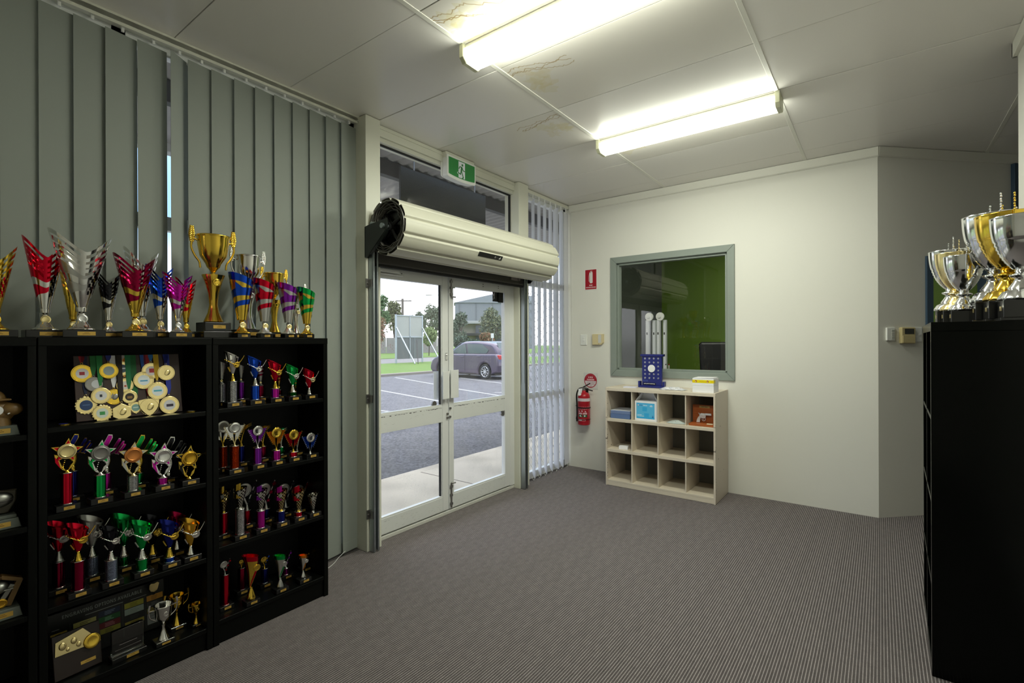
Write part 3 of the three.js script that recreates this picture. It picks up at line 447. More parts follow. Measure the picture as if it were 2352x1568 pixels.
  const lab = canvasTex(512, 512, (c) => {
    c.fillStyle = '#a2061d'; c.fillRect(0, 0, 512, 512); c.fillStyle = '#d8cfd6'; c.fillRect(0, 0, 512, 62);
    const q = rng(9); c.fillStyle = 'rgba(230,205,210,0.8)'; for (let k = 0; k < 5; k++) { let x = 190; while (x < 320) { const l = 8 + 20 * q(); c.fillRect(x, 170 + k * 14, l, 5); x += l + 6; } }
    c.fillStyle = '#efe3e6'; for (const [x, y] of [[204, 246], [246, 240], [290, 250]]) { c.beginPath(); c.moveTo(x, y); c.lineTo(x + 20, y + 26); c.lineTo(x - 6, y + 28); c.fill(); }
    c.fillStyle = '#d7aeb7'; c.fillRect(196, 290, 56, 34); c.fillRect(262, 290, 56, 34); c.fillStyle = '#0f5a3a'; c.fillRect(196, 330, 56, 52); c.fillRect(262, 330, 56, 52); c.fillStyle = '#e4ece6'; c.beginPath(); c.moveTo(226, 336); c.lineTo(246, 376); c.lineTo(206, 360); c.fill(); c.beginPath(); c.moveTo(272, 338); c.lineTo(304, 350); c.lineTo(280, 376); c.fill();
    c.fillStyle = '#ded3d6'; c.fillRect(196, 424, 100, 34); c.fillStyle = '#a2061d'; c.fillRect(246, 428, 44, 26); c.fillStyle = 'rgba(225,190,198,0.6)'; for (let k = 0; k < 12; k++) c.fillRect(330, 160 + k * 20, 60 + 30 * q(), 5); });
  part('label_wrap', new THREE.CylinderGeometry(R + 0.0006, R + 0.0006, 0.27, 48, 1, true, -Math.PI * 0.92).translate(0, 0.155, 0), mat(0xffffff, 0.35, { map: lab }), e);
  part('strap', [ring(R + 0.002, 0.006, 0, 0.188, 0, true, 6, 40), ring(R + 0.002, 0.003, 0, 0.062, 0, true, 6, 40)], M.blackSatin, e);
  part('valve', [cyl(0.018, 0.02, 0.03, 0, 0.366, 0, 16), rb(0.05, 0.018, 0.024, 0.004, 0.398, 0, 0.004)], M.steel, e);
  part('lever', [tube([[-0.02, 0.40, 0], [0.03, 0.425, 0], [0.075, 0.45, 0]], 0.006, 10, 6), tube([[0.0, 0.392, 0], [0.05, 0.382, 0], [0.105, 0.372, 0]], 0.006, 10, 6)], M.blackSatin, e);
  part('hose', tube([[-0.018, 0.398, 0.004], [-0.056, 0.384, 0.008], [-0.082, 0.33, 0.01], [-0.080, 0.22, 0.012], [-0.078, 0.12, 0.012], [-0.080, 0.045, 0.012]], 0.0085, 40, 8), M.rubber, e);
  part('nozzle', cyl(0.011, 0.008, 0.05, -0.080, 0.03, 0.012, 12), M.rubber, e);
  for (const y of [0.20, 0.062]) part('hose_clip', ring(0.012, 0.004, -0.078, y, 0.012), M.rubber, e);
  part('service_tag', [tf(bx(0.034, 0.075, 0.0012), -0.02, 0.355, 0.052, 0.15, -0.25, 0.06), tf(bx(0.026, 0.05, 0.0012), -0.004, 0.372, 0.055, -0.2, -0.2, -0.1)], M.paper, e);
  part('wall_hook', [rb(0.03, 0.06, 0.012, 0, 0.36, -0.07, 0.002), rb(0.02, 0.014, 0.06, 0, 0.372, -0.04, 0.002)], M.blackSatin, e);
  // devices on the angled wall
  const onAng = (t, y) => [XC + t * S2, y, -t * S2];
  const vt = thing('wall_vent', 'small white louvred sounder on the angled wall', 'vent', onAng(0.100, 1.445), Math.PI / 4);
  part('case', rb(0.072, 0.102, 0.016, 0, 0, 0.008, 0.004), M.plastic, vt); for (let k = 0; k < 7; k++) part('louvre', rb(0.024, 0.004, 0.006, 0.014, 0.032 - k * 0.011, 0.017, 0.001), mat(lin(0.55, 0.55, 0.5), 0.5), vt);
  const th = thing('thermostat', 'beige thermostat with a dark display on the angled wall', 'thermostat', onAng(0.245, 1.434), Math.PI / 4), tb = mat(lin(0.55, 0.46, 0.24), 0.45);
  part('case', rb(0.126, 0.128, 0.03, 0, 0, 0.015, 0.008), tb, th); part('display', rb(0.084, 0.042, 0.003, 0.004, 0.032, 0.0305, 0.001), mat(lin(0.03, 0.03, 0.025), 0.25), th); part('flap', rb(0.11, 0.058, 0.004, 0, -0.03, 0.031, 0.002), tb, th);
  const s2 = thing('light_switch', 'single light switch beside the beige thermostat', 'switch', onAng(0.352, 1.441), Math.PI / 4);
  part('plate', rb(0.074, 0.116, 0.008, 0, 0, 0.004, 0.003), M.plastic, s2); part('rocker', cyl(0.008, 0.008, 0.006, 0, 0, 0, 12).rotateX(Math.PI / 2).translate(0.004, 0, 0.011), M.white, s2);
}

// ================================================================ pigeonhole cabinet and what stands in it
const PH = { x0: 0.642, x1: 1.665, z0: 0.004, z1: 0.436, top: 0.945, shelves: [0.65, 0.355, 0.057], div: [0.907, 1.16, 1.41] };
{
  const { x0, x1, z0, z1, top, shelves, div } = PH, g = thing('pigeonhole_cabinet', 'beige open pigeonhole cabinet with twelve compartments under the office window', 'cabinet', [0, 0, 0]), t = 0.016;
  const chips = canvasTex(256, 1024, (c) => { const q = rng(61); c.fillStyle = '#dcd0bf'; c.fillRect(0, 0, 256, 1024); c.fillStyle = '#2b241c'; for (let k = 0; k < 26; k++) { const e = q() < 0.7; c.fillRect(e ? q() * 5 : q() * 250, q() * 1024, 2 + 5 * q(), 3 + 10 * q()); } });
  const chipMat = mat(lin(0.97, 0.97, 0.97), 0.42, { map: chips });
  const boxUV = (q, w, h) => { const n = q.toNonIndexed ? (q.index ? q.toNonIndexed() : q) : q; return stretchUV(n, z1, z0, 0, top); };
  part('side_panel', boxUV(rbb(x0, x0 + t, 0, top + 0.004, z0, z1, 0.002)), chipMat, g); part('side_panel', boxUV(rbb(x1 - t, x1, 0, top + 0.004, z0, z1, 0.002)), chipMat, g);
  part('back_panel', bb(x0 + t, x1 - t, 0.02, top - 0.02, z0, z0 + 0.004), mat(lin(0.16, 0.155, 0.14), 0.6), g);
  part('top_panel', rbb(x0 + t, x1 - t, top - 0.028, top, z0, z1 - 0.002, 0.002), M.pigeon, g);
  shelves.forEach((y, k) => part(k < 2 ? 'shelf' : 'plinth', k < 2 ? rbb(x0 + t, x1 - t, y - 0.028, y, z0 + 0.004, z1 - 0.004, 0.002) : merge([rbb(x0 + t, x1 - t, y - 0.016, y, z0 + 0.004, z1 - 0.004, 0.002), rbb(x0 + t, x1 - t, 0.002, y - 0.001, z1 - 0.02, z1 - 0.005, 0.002)]), M.pigeon, g));
  const lv = [top - 0.028, ...shelves];
  for (const x of div) for (let k = 0; k < 3; k++) part('divider', rbb(x - 0.005, x + 0.005, shelves[k] - 0.0005, (k ? shelves[k - 1] - 0.028 : top - 0.028) + 0.0005, z0 + 0.03, z1 - 0.012, 0.001), M.pigeon, g);

  // blue display tower in front of the window
  const tw = thing('display_tower', 'dark blue display tower with rows of little silver charms and a pink badge', 'display stand', [1.008, top + 0.0006, 0.16]), bl = mat(lin(0.012, 0.018, 0.17), 0.35);
  part('panel', rb(0.196, 0.30, 0.03, 0, 0.165, 0, 0.004), bl, tw); part('top_rail', rb(0.225, 0.022, 0.05, 0, 0.312, 0, 0.004), bl, tw); part('foot', [rb(0.235, 0.018, 0.11, 0, 0.009, 0.01, 0.004), rb(0.02, 0.06, 0.05, -0.118, 0.03, 0.02, 0.004), rb(0.02, 0.06, 0.05, 0.118, 0.03, 0.0, 0.004)], bl, tw);
  part('name_strip', bx(0.125, 0.02, 0.002, -0.022, 0.035, 0.0165), M.blackSatin, tw);
  { const q = rng(12), tx = []; let x = -0.078; while (x < 0.034) { const l = 0.004 + 0.009 * q(); tx.push(bx(l, 0.006, 0.001, x + l / 2, 0.036 + 0.002 * (q() - 0.5), 0.018)); x += l + 0.003; } part('strip_lettering', tx, M.paper, tw); }
  part('badge', [cyl(0.036, 0.036, 0.005, 0, 0, 0, 32).rotateX(Math.PI / 2).translate(0.0, 0.185, 0.017)], M.white, tw);
  const bt = canvasTex(128, 128, (c) => { c.fillStyle = '#c23a86'; c.fillRect(0, 0, 128, 128); c.fillStyle = '#3d1a10'; c.beginPath(); c.arc(40, 80, 44, 0, 7); c.fill(); c.fillStyle = '#e9a7c8'; c.beginPath(); c.arc(66, 34, 26, 0, 7); c.fill(); c.fillStyle = '#efe2a8'; c.beginPath(); c.ellipse(60, 66, 22, 30, 0.3, 0, 7); c.fill(); });
  part('badge_print', new THREE.CircleGeometry(0.028, 28).translate(0, 0.185, 0.0203), mat(0xffffff, 0.5, { map: bt }), tw);
  const q = rng(33); for (let r = 0; r < 6; r++) for (let c = 0; c < 4; c++) { if ((r === 2 || r === 3) && (c === 1 || c === 2)) continue; const n = 5 + Math.floor(q() * 4), pts = []; for (let k = 0; k < n * 2; k++) { const a = k / (n * 2) * 6.283 + q() * 0.3, rr = k % 2 ? 0.0055 + 0.003 * q() : 0.010 + 0.003 * q(); pts.push([rr * Math.cos(a), rr * Math.sin(a)]); } part('charm', ext(shape(pts), 0.003, 0.0005).translate(-0.066 + c * 0.044, 0.282 - r * 0.038, 0.015), M.silverDull, tw); }
  part('price_letters', [0, 1, 2, 3].map((k) => rb(0.009, 0.015, 0.001, -0.084 + k * 0.014, 0.064, 0.0155, 0.0004)), mat(lin(0.05, 0.08, 0.3), 0.4), tw);
  // papers, bags and boxes on top
  single('paper_stack', [tf(rb(0.125, 0.004, 0.09, 0, 0.002, 0, 0.001), 0.838, top, 0.29, 0.25), tf(rb(0.12, 0.004, 0.088, 0, 0.002, 0, 0.001), 0.836, top + 0.004, 0.285, 0.1)], mat(lin(0.75, 0.74, 0.85), 0.7), 'thin stack of white cards on the cabinet top beside the blue tower', 'cards');
  { const n = rng(71), f = (u, v) => { const x = (u - 0.5) * 0.22, z = (v - 0.5) * 0.12, e = Math.min(u, 1 - u, v, 1 - v) * 4; return [x, 0.001 + Math.min(1, e) * (0.012 + 0.012 * Math.sin(u * 23 + v * 9) * Math.cos(v * 17)) + 0.003 * n(), z]; };
    const m1 = tf(surf(f, 22, 12), 1.235, top + 0.001, 0.26, 0.3); single('plastic_bag', [m1, tf(surf(f, 22, 12), 1.28, top + 0.001, 0.27, -0.25, 0, 0, 0.8)], phys(lin(0.82, 0.82, 0.86), 0.25, { clearcoat: 0.6 }), 'crumpled clear white plastic bags on the cabinet top', 'bag'); }
  const wb = (y, h, label, tape) => { const o = thing('carton', label, 'box', [1.553, y, 0.318], 0, 'white cartons on the cabinet'); part('box_body', rb(0.18, h, 0.16, 0, h / 2, 0, 0.002), M.paper, o); if (tape) { const tx = canvasTex(512, 64, (c) => { c.fillStyle = '#f2de00'; c.fillRect(0, 0, 512, 64); for (const x of [88, 366]) { c.fillStyle = '#a33320'; c.beginPath(); c.arc(x, 32, 23, 0, 7); c.fill(); c.fillStyle = '#f7efb0'; c.beginPath(); c.arc(x - 4, 38, 12, 0, 7); c.fill(); } c.fillStyle = '#d08a1c'; const n = rng(6); for (const [a, b] of [[4, 56], [168, 330], [450, 505]]) { let x = a; while (x < b) { const l = 6 + 12 * n(); c.fillRect(x, 26 + 4 * n(), l, 9); x += l + 4; } } }); part('tape', [new THREE.PlaneGeometry(0.181, 0.026).translate(0, h * 0.58, 0.0806)], mat(0xffffff, 0.4, { map: tx }), o); part('tape_end', new THREE.PlaneGeometry(0.05, 0.026).rotateY(Math.PI / 2).translate(0.0906, h * 0.58, 0.055), mat(lin(0.8, 0.68, 0.0), 0.4), o); part('flap', tf(rb(0.17, 0.002, 0.15), 0, h + 0.004, 0, 0, 0.0, 0.02), M.paper, o); } return o; };
  wb(top + 0.0006, 0.06, 'plain white carton, lower of the two on the cabinet'); wb(top + 0.0612, 0.064, 'white carton with yellow printed tape, upper of the two on the cabinet', true);
  single('price_tag_holder', [rb(0.028, 0.045, 0.012, 1.60, top + 0.0225 + 0.022, 0.215, 0.003), rb(0.022, 0.022, 0.012, 1.596, top + 0.011, 0.215, 0.003)], mat(lin(0.28, 0.2, 0.62), 0.5), 'small lilac clip behind the white cartons', 'clip');
  // contents of the compartments
  const bk = (y, h, m, label, dx) => { const o = thing('storage_box', label, 'box', [0.775 + dx, y, 0.27], 0.03, 'flat blue boxes in the cabinet'); part('box_body', rb(0.20, h, 0.26, 0, h / 2, 0, 0.003), m, o); return o; };
  const bb1 = bk(0.6505, 0.045, mat(lin(0.10, 0.17, 0.36), 0.5), 'flat blue box in the top left compartment, lower of the pair', 0); const bb2 = bk(0.696, 0.03, mat(lin(0.17, 0.24, 0.44), 0.5), 'flat pale blue box in the top left compartment, upper of the pair', 0.002);
  part('lid_sheet', rb(0.198, 0.003, 0.258, 0, 0.0315, 0, 0.001), mat(lin(0.6, 0.62, 0.68), 0.5), bb2);
  const cb = thing('carton', 'white carton with a bright blue label and raised lid flap in the cabinet', 'box', [1.033, 0.6505, 0.30]);
  part('box_body', rb(0.214, 0.185, 0.19, 0, 0.0925, 0, 0.002), M.paper, cb);
  const ct = canvasTex(512, 420, (c) => { const a = '#5abcea'; c.fillStyle = a; c.fillRect(0, 0, 512, 420); c.fillStyle = '#36aee6'; c.fillRect(0, 0, 512, 24); c.fillRect(170, 110, 130, 110); c.fillRect(220, 270, 130, 100); c.fillRect(0, 370, 512, 50); c.fillStyle = '#e8f2fa'; c.beginPath(); c.arc(54, 60, 24, 0, 7); c.fill(); c.strokeStyle = '#2468b0'; c.lineWidth = 9; c.beginPath(); c.arc(54, 60, 24, 0, 7); c.stroke(); c.fillStyle = '#1b57a8'; c.font = 'bold 44px sans-serif'; c.fillText('Edu', 96, 76); c.fillStyle = '#f2f6fb'; c.font = 'bold 38px sans-serif'; c.fillText('TRACK', 186, 76, 124); c.fillRect(398, 50, 40, 12); c.fillRect(374, 68, 84, 10); c.fillRect(384, 84, 66, 7); const n = rng(2); for (let k = 0; k < 2; k++) { let x = 26; while (x < (k ? 220 : 130)) { const l = 10 + 18 * n(); c.fillRect(x, 316 + k * 34, l, 14); x += l + 6; } } c.fillStyle = '#1b57a8'; c.fillRect(440, 330, 40, 14); c.fillRect(440, 356, 40, 26); });
  part('label_print', new THREE.PlaneGeometry(0.176, 0.145).translate(-0.002, 0.094, 0.0958), mat(0xffffff, 0.4, { map: ct }), cb);
  part('lid_flap', [tf(bx(0.21, 0.003, 0.09), 0, 0.222, -0.01, 0, -0.9, 0), ext(shape([[-0.105, 0.186], [-0.045, 0.262], [-0.042, 0.262], [-0.100, 0.186]]), 0.16).translate(0, 0, -0.08), ext(shape([[0.105, 0.186], [0.070, 0.262], [0.067, 0.262], [0.100, 0.186]]), 0.16).translate(0, 0, -0.08)], M.paper, cb);
  { const f = (u, v) => { const a = u * Math.PI * 2, r = v; return [0.085 * r * Math.cos(a) * (1 + 0.15 * Math.sin(a * 3)), 0.002 + 0.026 * (1 - r * r) * (0.75 + 0.25 * Math.sin(a * 5 + r * 9)), 0.06 * r * Math.sin(a)]; }; single('plastic_bag', tf(surf(f, 28, 8), 1.305, 0.6505, 0.34), phys(lin(0.55, 0.62, 0.6), 0.2, { clearcoat: 0.8 }), 'clear bag of small parts in the third top compartment', 'bag'); }
  single('small_box', tf(rb(0.085, 0.03, 0.055, 0, 0.015, 0, 0.002), 0.80, 0.3552, 0.365, 0.25), M.paper, 'small white box in the left middle compartment', 'box');
  // revolver plaque
  const wood = canvasTex(256, 256, (c) => { const n = rng(14); c.fillStyle = '#a95a28'; c.fillRect(0, 0, 256, 256); for (let k = 0; k < 90; k++) { c.strokeStyle = `rgba(${70 + 60 * n()},${28 + 20 * n()},8,${0.10 + 0.25 * n()})`; c.lineWidth = 0.6 + 2 * n(); const y = n() * 256; c.beginPath(); c.moveTo(0, y); c.bezierCurveTo(80, y + 10 * (n() - 0.5), 170, y + 14 * (n() - 0.5), 256, y + 6 * (n() - 0.5)); c.stroke(); } });
  const wm = mat(0xffffff, 0.35, { map: wood }), pl = thing('plaque', 'wooden desk plaque carrying a white model revolver in the cabinet', 'plaque', [1.535, 0.6505, 0.33]);
  part('plaque_base', rb(0.215, 0.02, 0.13, 0, 0.01, 0, 0.003), wm, pl); part('plaque_back', rb(0.205, 0.155, 0.016, 0, 0.0975, -0.05, 0.002), wm, pl);
  const nt = canvasTex(256, 48, (c) => { c.fillStyle = '#b59a5c'; c.fillRect(0, 0, 256, 48); c.fillStyle = '#1c1408'; c.font = 'bold italic 28px sans-serif'; c.textAlign = 'center'; c.fillText('Sales Slayer', 128, 34); });
  part('name_plate', [new THREE.PlaneGeometry(0.09, 0.018).translate(0.0, 0.158, -0.0415)], mat(0xffffff, 0.35, { map: nt }), pl);
  const gm = mat(lin(0.72, 0.73, 0.76), 0.25), gun = part('model_revolver', [ext(shape([[-0.052, 0.022], [-0.022, 0.022], [-0.018, 0.05], [-0.012, 0.066], [-0.016, 0.082], [-0.034, 0.072], [-0.046, 0.048]]), 0.018, 0.003), ext(shape([[-0.026, 0.062], [0.026, 0.062], [0.03, 0.09], [0.018, 0.104], [-0.012, 0.104], [-0.026, 0.092]]), 0.016, 0.003), cyl(0.015, 0.015, 0.034, 0, 0, 0, 18).rotateZ(Math.PI / 2).translate(0.022, 0.088, 0.008), rod([0.014, 0.094, 0.008], [0.076, 0.094, 0.008], 0.0075, 12), rb(0.05, 0.006, 0.006, 0.048, 0.103, 0.008, 0.001), ring(0.015, 0.0025, 0.01, 0.052, 0.008, false, 6, 20), bar([0.008, 0.062, 0.008], [0.010, 0.046, 0.008], 0.003, 0.004), bar([-0.022, 0.094, 0.008], [-0.034, 0.104, 0.008], 0.005, 0.006)].map((k) => tf(k.index ? k.toNonIndexed() : k, -0.012, 0.0, -0.03)), gm, pl);
  single('sticky_note', tf(rb(0.05, 0.004, 0.03), 1.603, 0.6738, 0.375, 0.15), mat(lin(0.82, 0.8, 0.55), 0.7), 'pad of pale yellow sticky notes on the revolver plaque', 'notepad');
}

// ================================================================ in the office behind the glass
{
  const l = thing('folding_ladder', 'folded aluminium multi-purpose ladder standing in the office', 'ladder', [0.80, 0, -0.5], 0);
  const al = mat(lin(0.74, 0.76, 0.80), 0.35);
  [-0.085, -0.035, 0.04, 0.085].forEach((x, k) => { part('rail', rb(k < 2 ? 0.036 : 0.03, 1.62, 0.05, x, 0.82, k % 2 ? -0.05 : 0.02, 0.004), al, l); for (const y of [1.24, 1.48]) part('rung_end', rb(0.014, 0.026, 0.004, x, y, (k % 2 ? -0.05 : 0.02) + 0.026, 0.002), M.dark, l); });
  for (const x of [-0.06, 0.062]) part('hinge', [cyl(0.045, 0.045, 0.02, 0, 0, 0, 24).rotateX(Math.PI / 2).translate(x, 1.665, 0.03), cyl(0.016, 0.016, 0.03, 0, 0, 0, 16).rotateX(Math.PI / 2).translate(x, 1.665, 0.035)], M.plastic, l);
  for (const y of [0.3, 0.6, 0.9]) part('rung', bb(-0.1, 0.1, y, y + 0.025, -0.04, -0.01), al, l);
  const c = thing('office_chair', 'black leather office chair behind the internal window', 'chair', [1.36, 0, -0.95], 0.2), lt = mat(lin(0.012, 0.012, 0.013), 0.4);
  part('backrest', ext(shape([[-0.18, 0.62], [0.30, 0.62], [0.30, 1.37], [0.26, 1.385], [-0.19, 1.385], [-0.215, 1.36]]), 0.09, 0.025, 3), lt, c); part('seat', rb(0.52, 0.1, 0.5, 0.05, 0.5, -0.2, 0.03, 3), lt, c); part('gas_column', cyl(0.03, 0.03, 0.36, 0.05, 0.1, -0.2, 14), M.steel, c);
  for (let k = 0; k < 5; k++) { const a = k * 1.2566; part('base_arm', rod([0.05, 0.1, -0.2], [0.05 + 0.28 * Math.cos(a), 0.06, -0.2 + 0.28 * Math.sin(a)], 0.02, 8), M.blackSatin, c); part('castor', cyl(0.028, 0.028, 0.03, 0, 0, 0, 14).rotateX(Math.PI / 2).translate(0.05 + 0.28 * Math.cos(a), 0.028, -0.2 + 0.28 * Math.sin(a)), M.rubber, c); }
  const d = thing('office_desk', 'plain desk under the internal window in the office', 'desk', [1.47, 0, -0.36]); part('desk_top', rb(0.98, 0.03, 0.48, 0, 1.035, 0, 0.003), M.blackSatin, d); for (const x of [-0.44, 0.44]) for (const z of [-0.2, 0.2]) part('leg', rb(0.04, 1.02, 0.04, x, 0.51, z, 0.003), M.steel, d);
  const p = thing('pen_tray', 'black pen tray behind the internal window', 'tray', [1.04, 1.0502, -0.17]); part('tray', rb(0.09, 0.05, 0.06, 0, 0.025, 0, 0.004), M.blackSatin, p);
  for (const [x, col] of [[-0.014, lin(0.7, 0.7, 0.68)], [0.018, lin(0.6, 0.6, 0.55)]]) { const m = thing('marker_pen', x < 0 ? 'white marker with a dark cap in the pen tray' : 'white marker with a red cap in the pen tray', 'pen', [1.04 + x, 1.1004, -0.17]); part('barrel', cyl(0.006, 0.006, 0.05, 0, 0, 0, 10), mat(col, 0.4), m); part('cap', cyl(0.0065, 0.0065, 0.012, 0, 0.05, 0, 10), x < 0 ? M.dark : mat(lin(0.3, 0.01, 0.01), 0.4), m); }
}

// ================================================================ outside: forecourt, car park, lawn, street
{
  const at = (px, py, depth) => EYE.clone().addScaledVector(ray(px, py), depth / F);
  struct('footpath', uvm(bb(-1.25, -0.14, -0.3, -0.03, -14, 12), 1.4), M.concrete, 'pale concrete footpath outside the doors');
  for (const z of [1.1, -1.9, 4.1]) struct('footpath_joint', bb(-1.25, -0.14, -0.031, -0.0292, z - 0.006, z + 0.006), mat(lin(0.12, 0.1, 0.08), 0.9));
  struct('footpath_kerb', uvm(rbb(-1.40, -1.256, -0.3, -0.035, -14, 12, 0.02), 1.4), M.concrete);
  struct('car_park', uvm(bb(-14.1, -1.40, -0.4, -0.08, -40, 20), 0.9), M.asphalt, 'grey asphalt car park');
  const paint = mat(lin(0.34, 0.34, 0.33), 0.8);
  const line = (a, b) => struct('bay_line', (() => { const d = Math.hypot(b[0] - a[0], b[1] - a[1]), g = bx(d, 0.004, 0.1); g.rotateY(-Math.atan2(b[1] - a[1], b[0] - a[0])); return g.translate((a[0] + b[0]) / 2, -0.078, (a[1] + b[1]) / 2); })(), paint);
  line([-13.4, -8.7], [-8.0, -6.7]); line([-11.0, -10.05], [-6.6, -8.45]); line([-9.9, -4.95], [-5.2, -3.7]); line([-7.8, -6.5], [-5.4, -5.7]); line([-6.2, -1.9], [-5.6, -2.0]); line([-6.2, -6.35], [-5.35, -6.75]);
  struct('far_kerb', uvm(rbb(-14.35, -14.1, -0.4, 0.03, -40, 20, 0.03), 1.4), mat(lin(0.22, 0.2, 0.17), 0.9));
  struct('grass_verge', uvm(bb(-22.9, -14.35, -0.4, 0.0, -60, 20), 2), M.grass, 'green grass verge across the car park');
  struct('road', uvm(bb(-31, -22.9, -0.4, -0.05, -80, 30), 1.3), mat(lin(0.17, 0.165, 0.16), 0.9));
  struct('far_lawn', uvm(bb(-110, -31, -0.4, -0.02, -140, 40), 2.4), M.grass);
  // verandah roof over the footpath
  const aw = structGroup('verandah_roof', 'corrugated verandah roof over the footpath');
  part('roof_sheet', surf((u, v) => [-0.14 - 2.4 * v, 3.34 - 0.10 * v + 0.012 * Math.sin(u * 800), -6 + 18 * u], 1400, 1), mat(lin(0.34, 0.33, 0.31), 0.6), aw);
  part('roof_beam', [rbb(-1.36, -1.28, 3.12, 3.28, -6, 12, 0.004)], M.dark, aw); part('gutter', rbb(-2.62, -2.5, 3.17, 3.30, -6, 12, 0.01), mat(lin(0.5, 0.5, 0.48), 0.5), aw);
  part('ledger', rbb(-0.2, -0.14, 3.16, 3.34, -6, 12, 0.004), M.dark, aw);
  const sg = thing('hanging_sign', 'dark back of a sign panel hanging outside the fanlight', 'sign', [-0.5, 0, 0]); part('sign_panel', rbb(-0.012, 0.012, 2.545, 2.905, 0.89, 2.02, 0.003), mat(lin(0.02, 0.022, 0.021), 0.4), sg); for (const z of [1.05, 1.86]) part('hanger_rod', rod([0, 2.9, z], [0, 3.33, z], 0.008, 8), M.steel, sg);
  // billboard seen from behind
  const bo = thing('billboard', 'back of a tall white billboard braced with steel props on the verge', 'billboard', [-22.4, 0, -17.45], 0), wP = mat(lin(0.34, 0.34, 0.32), 0.6);
  part('upper_panel', bb(-0.03, 0.03, 1.75, 3.12, -1.1, 1.1), wP, bo); part('lower_panel', bb(-0.03, 0.03, 0.28, 1.70, -1.1, 1.1), mat(lin(0.12, 0.125, 0.13), 0.6), bo);
  for (const z of [-1.14, 1.14]) part('post', rbb(-0.05, 0.05, 0, 3.18, z - 0.05, z + 0.05, 0.01), M.galv, bo);
  part('frame', [bb(0.03, 0.07, 0.28, 3.14, -0.03, 0.03), bb(0.03, 0.07, 1.69, 1.76, -1.1, 1.1), bb(0.03, 0.07, 3.10, 3.16, -1.1, 1.1), bb(0.03, 0.05, 0.28, 1.7, -0.42, -0.40)], M.galv, bo);
  for (const z of [-1.14, 1.14]) part('brace', rod([0.05, 2.35, z], [1.75, 0.02, z - 0.05], 0.045, 8), M.galv, bo); part('prop', rod([0.5, 1.5, -0.2], [1.6, 0.02, 0.7], 0.03, 8), M.dark, bo);
  // trees
  function tree(label, px, py, rx, ry, depth, col, seed, o = {}) {
    const c = at(px, py, depth), m = depth / F, w = rx * m, h = ry * m, g = thing(o.bush ? 'bush' : 'tree', label, o.bush ? 'bush' : 'tree', [c.x, -0.02, c.z], 0, o.bush ? undefined : 'trees across the road'), r = rng(seed), cy = c.y + 0.02;
    const blobs = []; for (let k = 0; k < 16; k++) { const a = r() * 6.283, e = r() * 2 - 1, q = Math.sqrt(1 - e * e) * (0.35 + 0.45 * r()); blobs.push([w * q * Math.cos(a), cy + h * e * 0.7, w * q * Math.sin(a), w * (0.28 + 0.2 * r()), h * (0.26 + 0.2 * r())]); }
    const P = [], C = [], N = o.n ?? 2600, s = (o.leaf ?? 5) * m;
    for (let k = 0; k < N; k++) {
      const b = blobs[k % 16], a = r() * 6.283, e = r() * 2 - 1, q = Math.sqrt(1 - e * e), rr = Math.cbrt(0.25 + 0.75 * r());
      const x = b[0] + b[3] * rr * q * Math.cos(a), y = Math.max(0.05, b[1] + b[4] * rr * e), z = b[2] + b[3] * rr * q * Math.sin(a), v = [0, 0, 0].map(() => new THREE.Vector3(r() - 0.5, r() - 0.5, r() - 0.5).multiplyScalar(s * 1.5)), t = 0.75 + 0.5 * r(), mixc = o.mix && r() < 0.35 ? o.mix : col;
      for (const p of v) { P.push(x + p.x, y + p.y, z + p.z); C.push(mixc[0] * t, mixc[1] * t, mixc[2] * t); }
    }
    const f = new THREE.BufferGeometry(); f.setAttribute('position', new THREE.Float32BufferAttribute(P, 3)); f.setAttribute('color', new THREE.Float32BufferAttribute(C, 3)); f.computeVertexNormals();
    const lm = mat(0xffffff, 0.9, { vertexColors: true }); const leaves = part('foliage', f, lm, g); leaves.userData.kind = 'stuff';
    if (!o.bush) part('trunk', [tube([[0, 0, 0], [w * 0.05, cy * 0.4, 0], [0, cy, 0]], Math.max(0.1, w * 0.05), 8, 7), tube([[0.02, cy * 0.35, 0], [w * 0.3, cy * 0.8, w * 0.1], [w * 0.45, cy + h * 0.2, 0]], Math.max(0.06, w * 0.03), 8, 6), tube([[0, cy * 0.4, 0], [-w * 0.3, cy * 0.8, 0], [-w * 0.4, cy + h * 0.1, 0]], Math.max(0.06, w * 0.03), 8, 6)], mat(lin(0.07, 0.05, 0.045), 0.9), g);
    else part('stem', tube([[0, 0, 0], [0.05, cy * 0.5, 0], [0, cy, 0]], 0.05, 6, 6), mat(lin(0.07, 0.05, 0.045), 0.9), g);
    return g;
  }
  const G1 = [0.10, 0.17, 0.07], G2 = [0.13, 0.16, 0.11], RD = [0.26, 0.13, 0.07], OL = [0.17, 0.18, 0.09], DK = [0.055, 0.09, 0.06];
  tree('pale green tree left of the utility pole', 876, 715, 26, 36, 62, G1, 1);
  tree('russet leaved tree beside the billboard', 868, 756, 22, 34, 40, RD, 2, { leaf: 4, n: 1500, mix: OL });
  tree('olive tree just left of the utility pole', 905, 725, 20, 34, 66, OL, 3);
  tree('dark tree behind the billboard', 955, 740, 26, 32, 76, DK, 4, { mix: G2 });
  tree('broad grey-green tree right of the billboard', 1000, 738, 34, 42, 66, G2, 5, { n: 3200 });
  tree('pale leafy shrub in front of the white fence', 985, 772, 18, 20, 50, [0.20, 0.27, 0.10], 6, { bush: true });
  tree('upright grey-green tree before the factory', 1056, 752, 20, 38, 52, G2, 7, { mix: DK });
  tree('large grey-green tree hiding the factory corner', 1132, 748, 36, 40, 48, G2, 8, { n: 3200, mix: OL });
  tree('dark green hedge beyond the parked car', 1062, 785, 30, 13, 46, DK, 9, { bush: true });
  tree('russet bush behind the parked car', 1117, 776, 16, 12, 44, RD, 10, { bush: true, mix: OL });
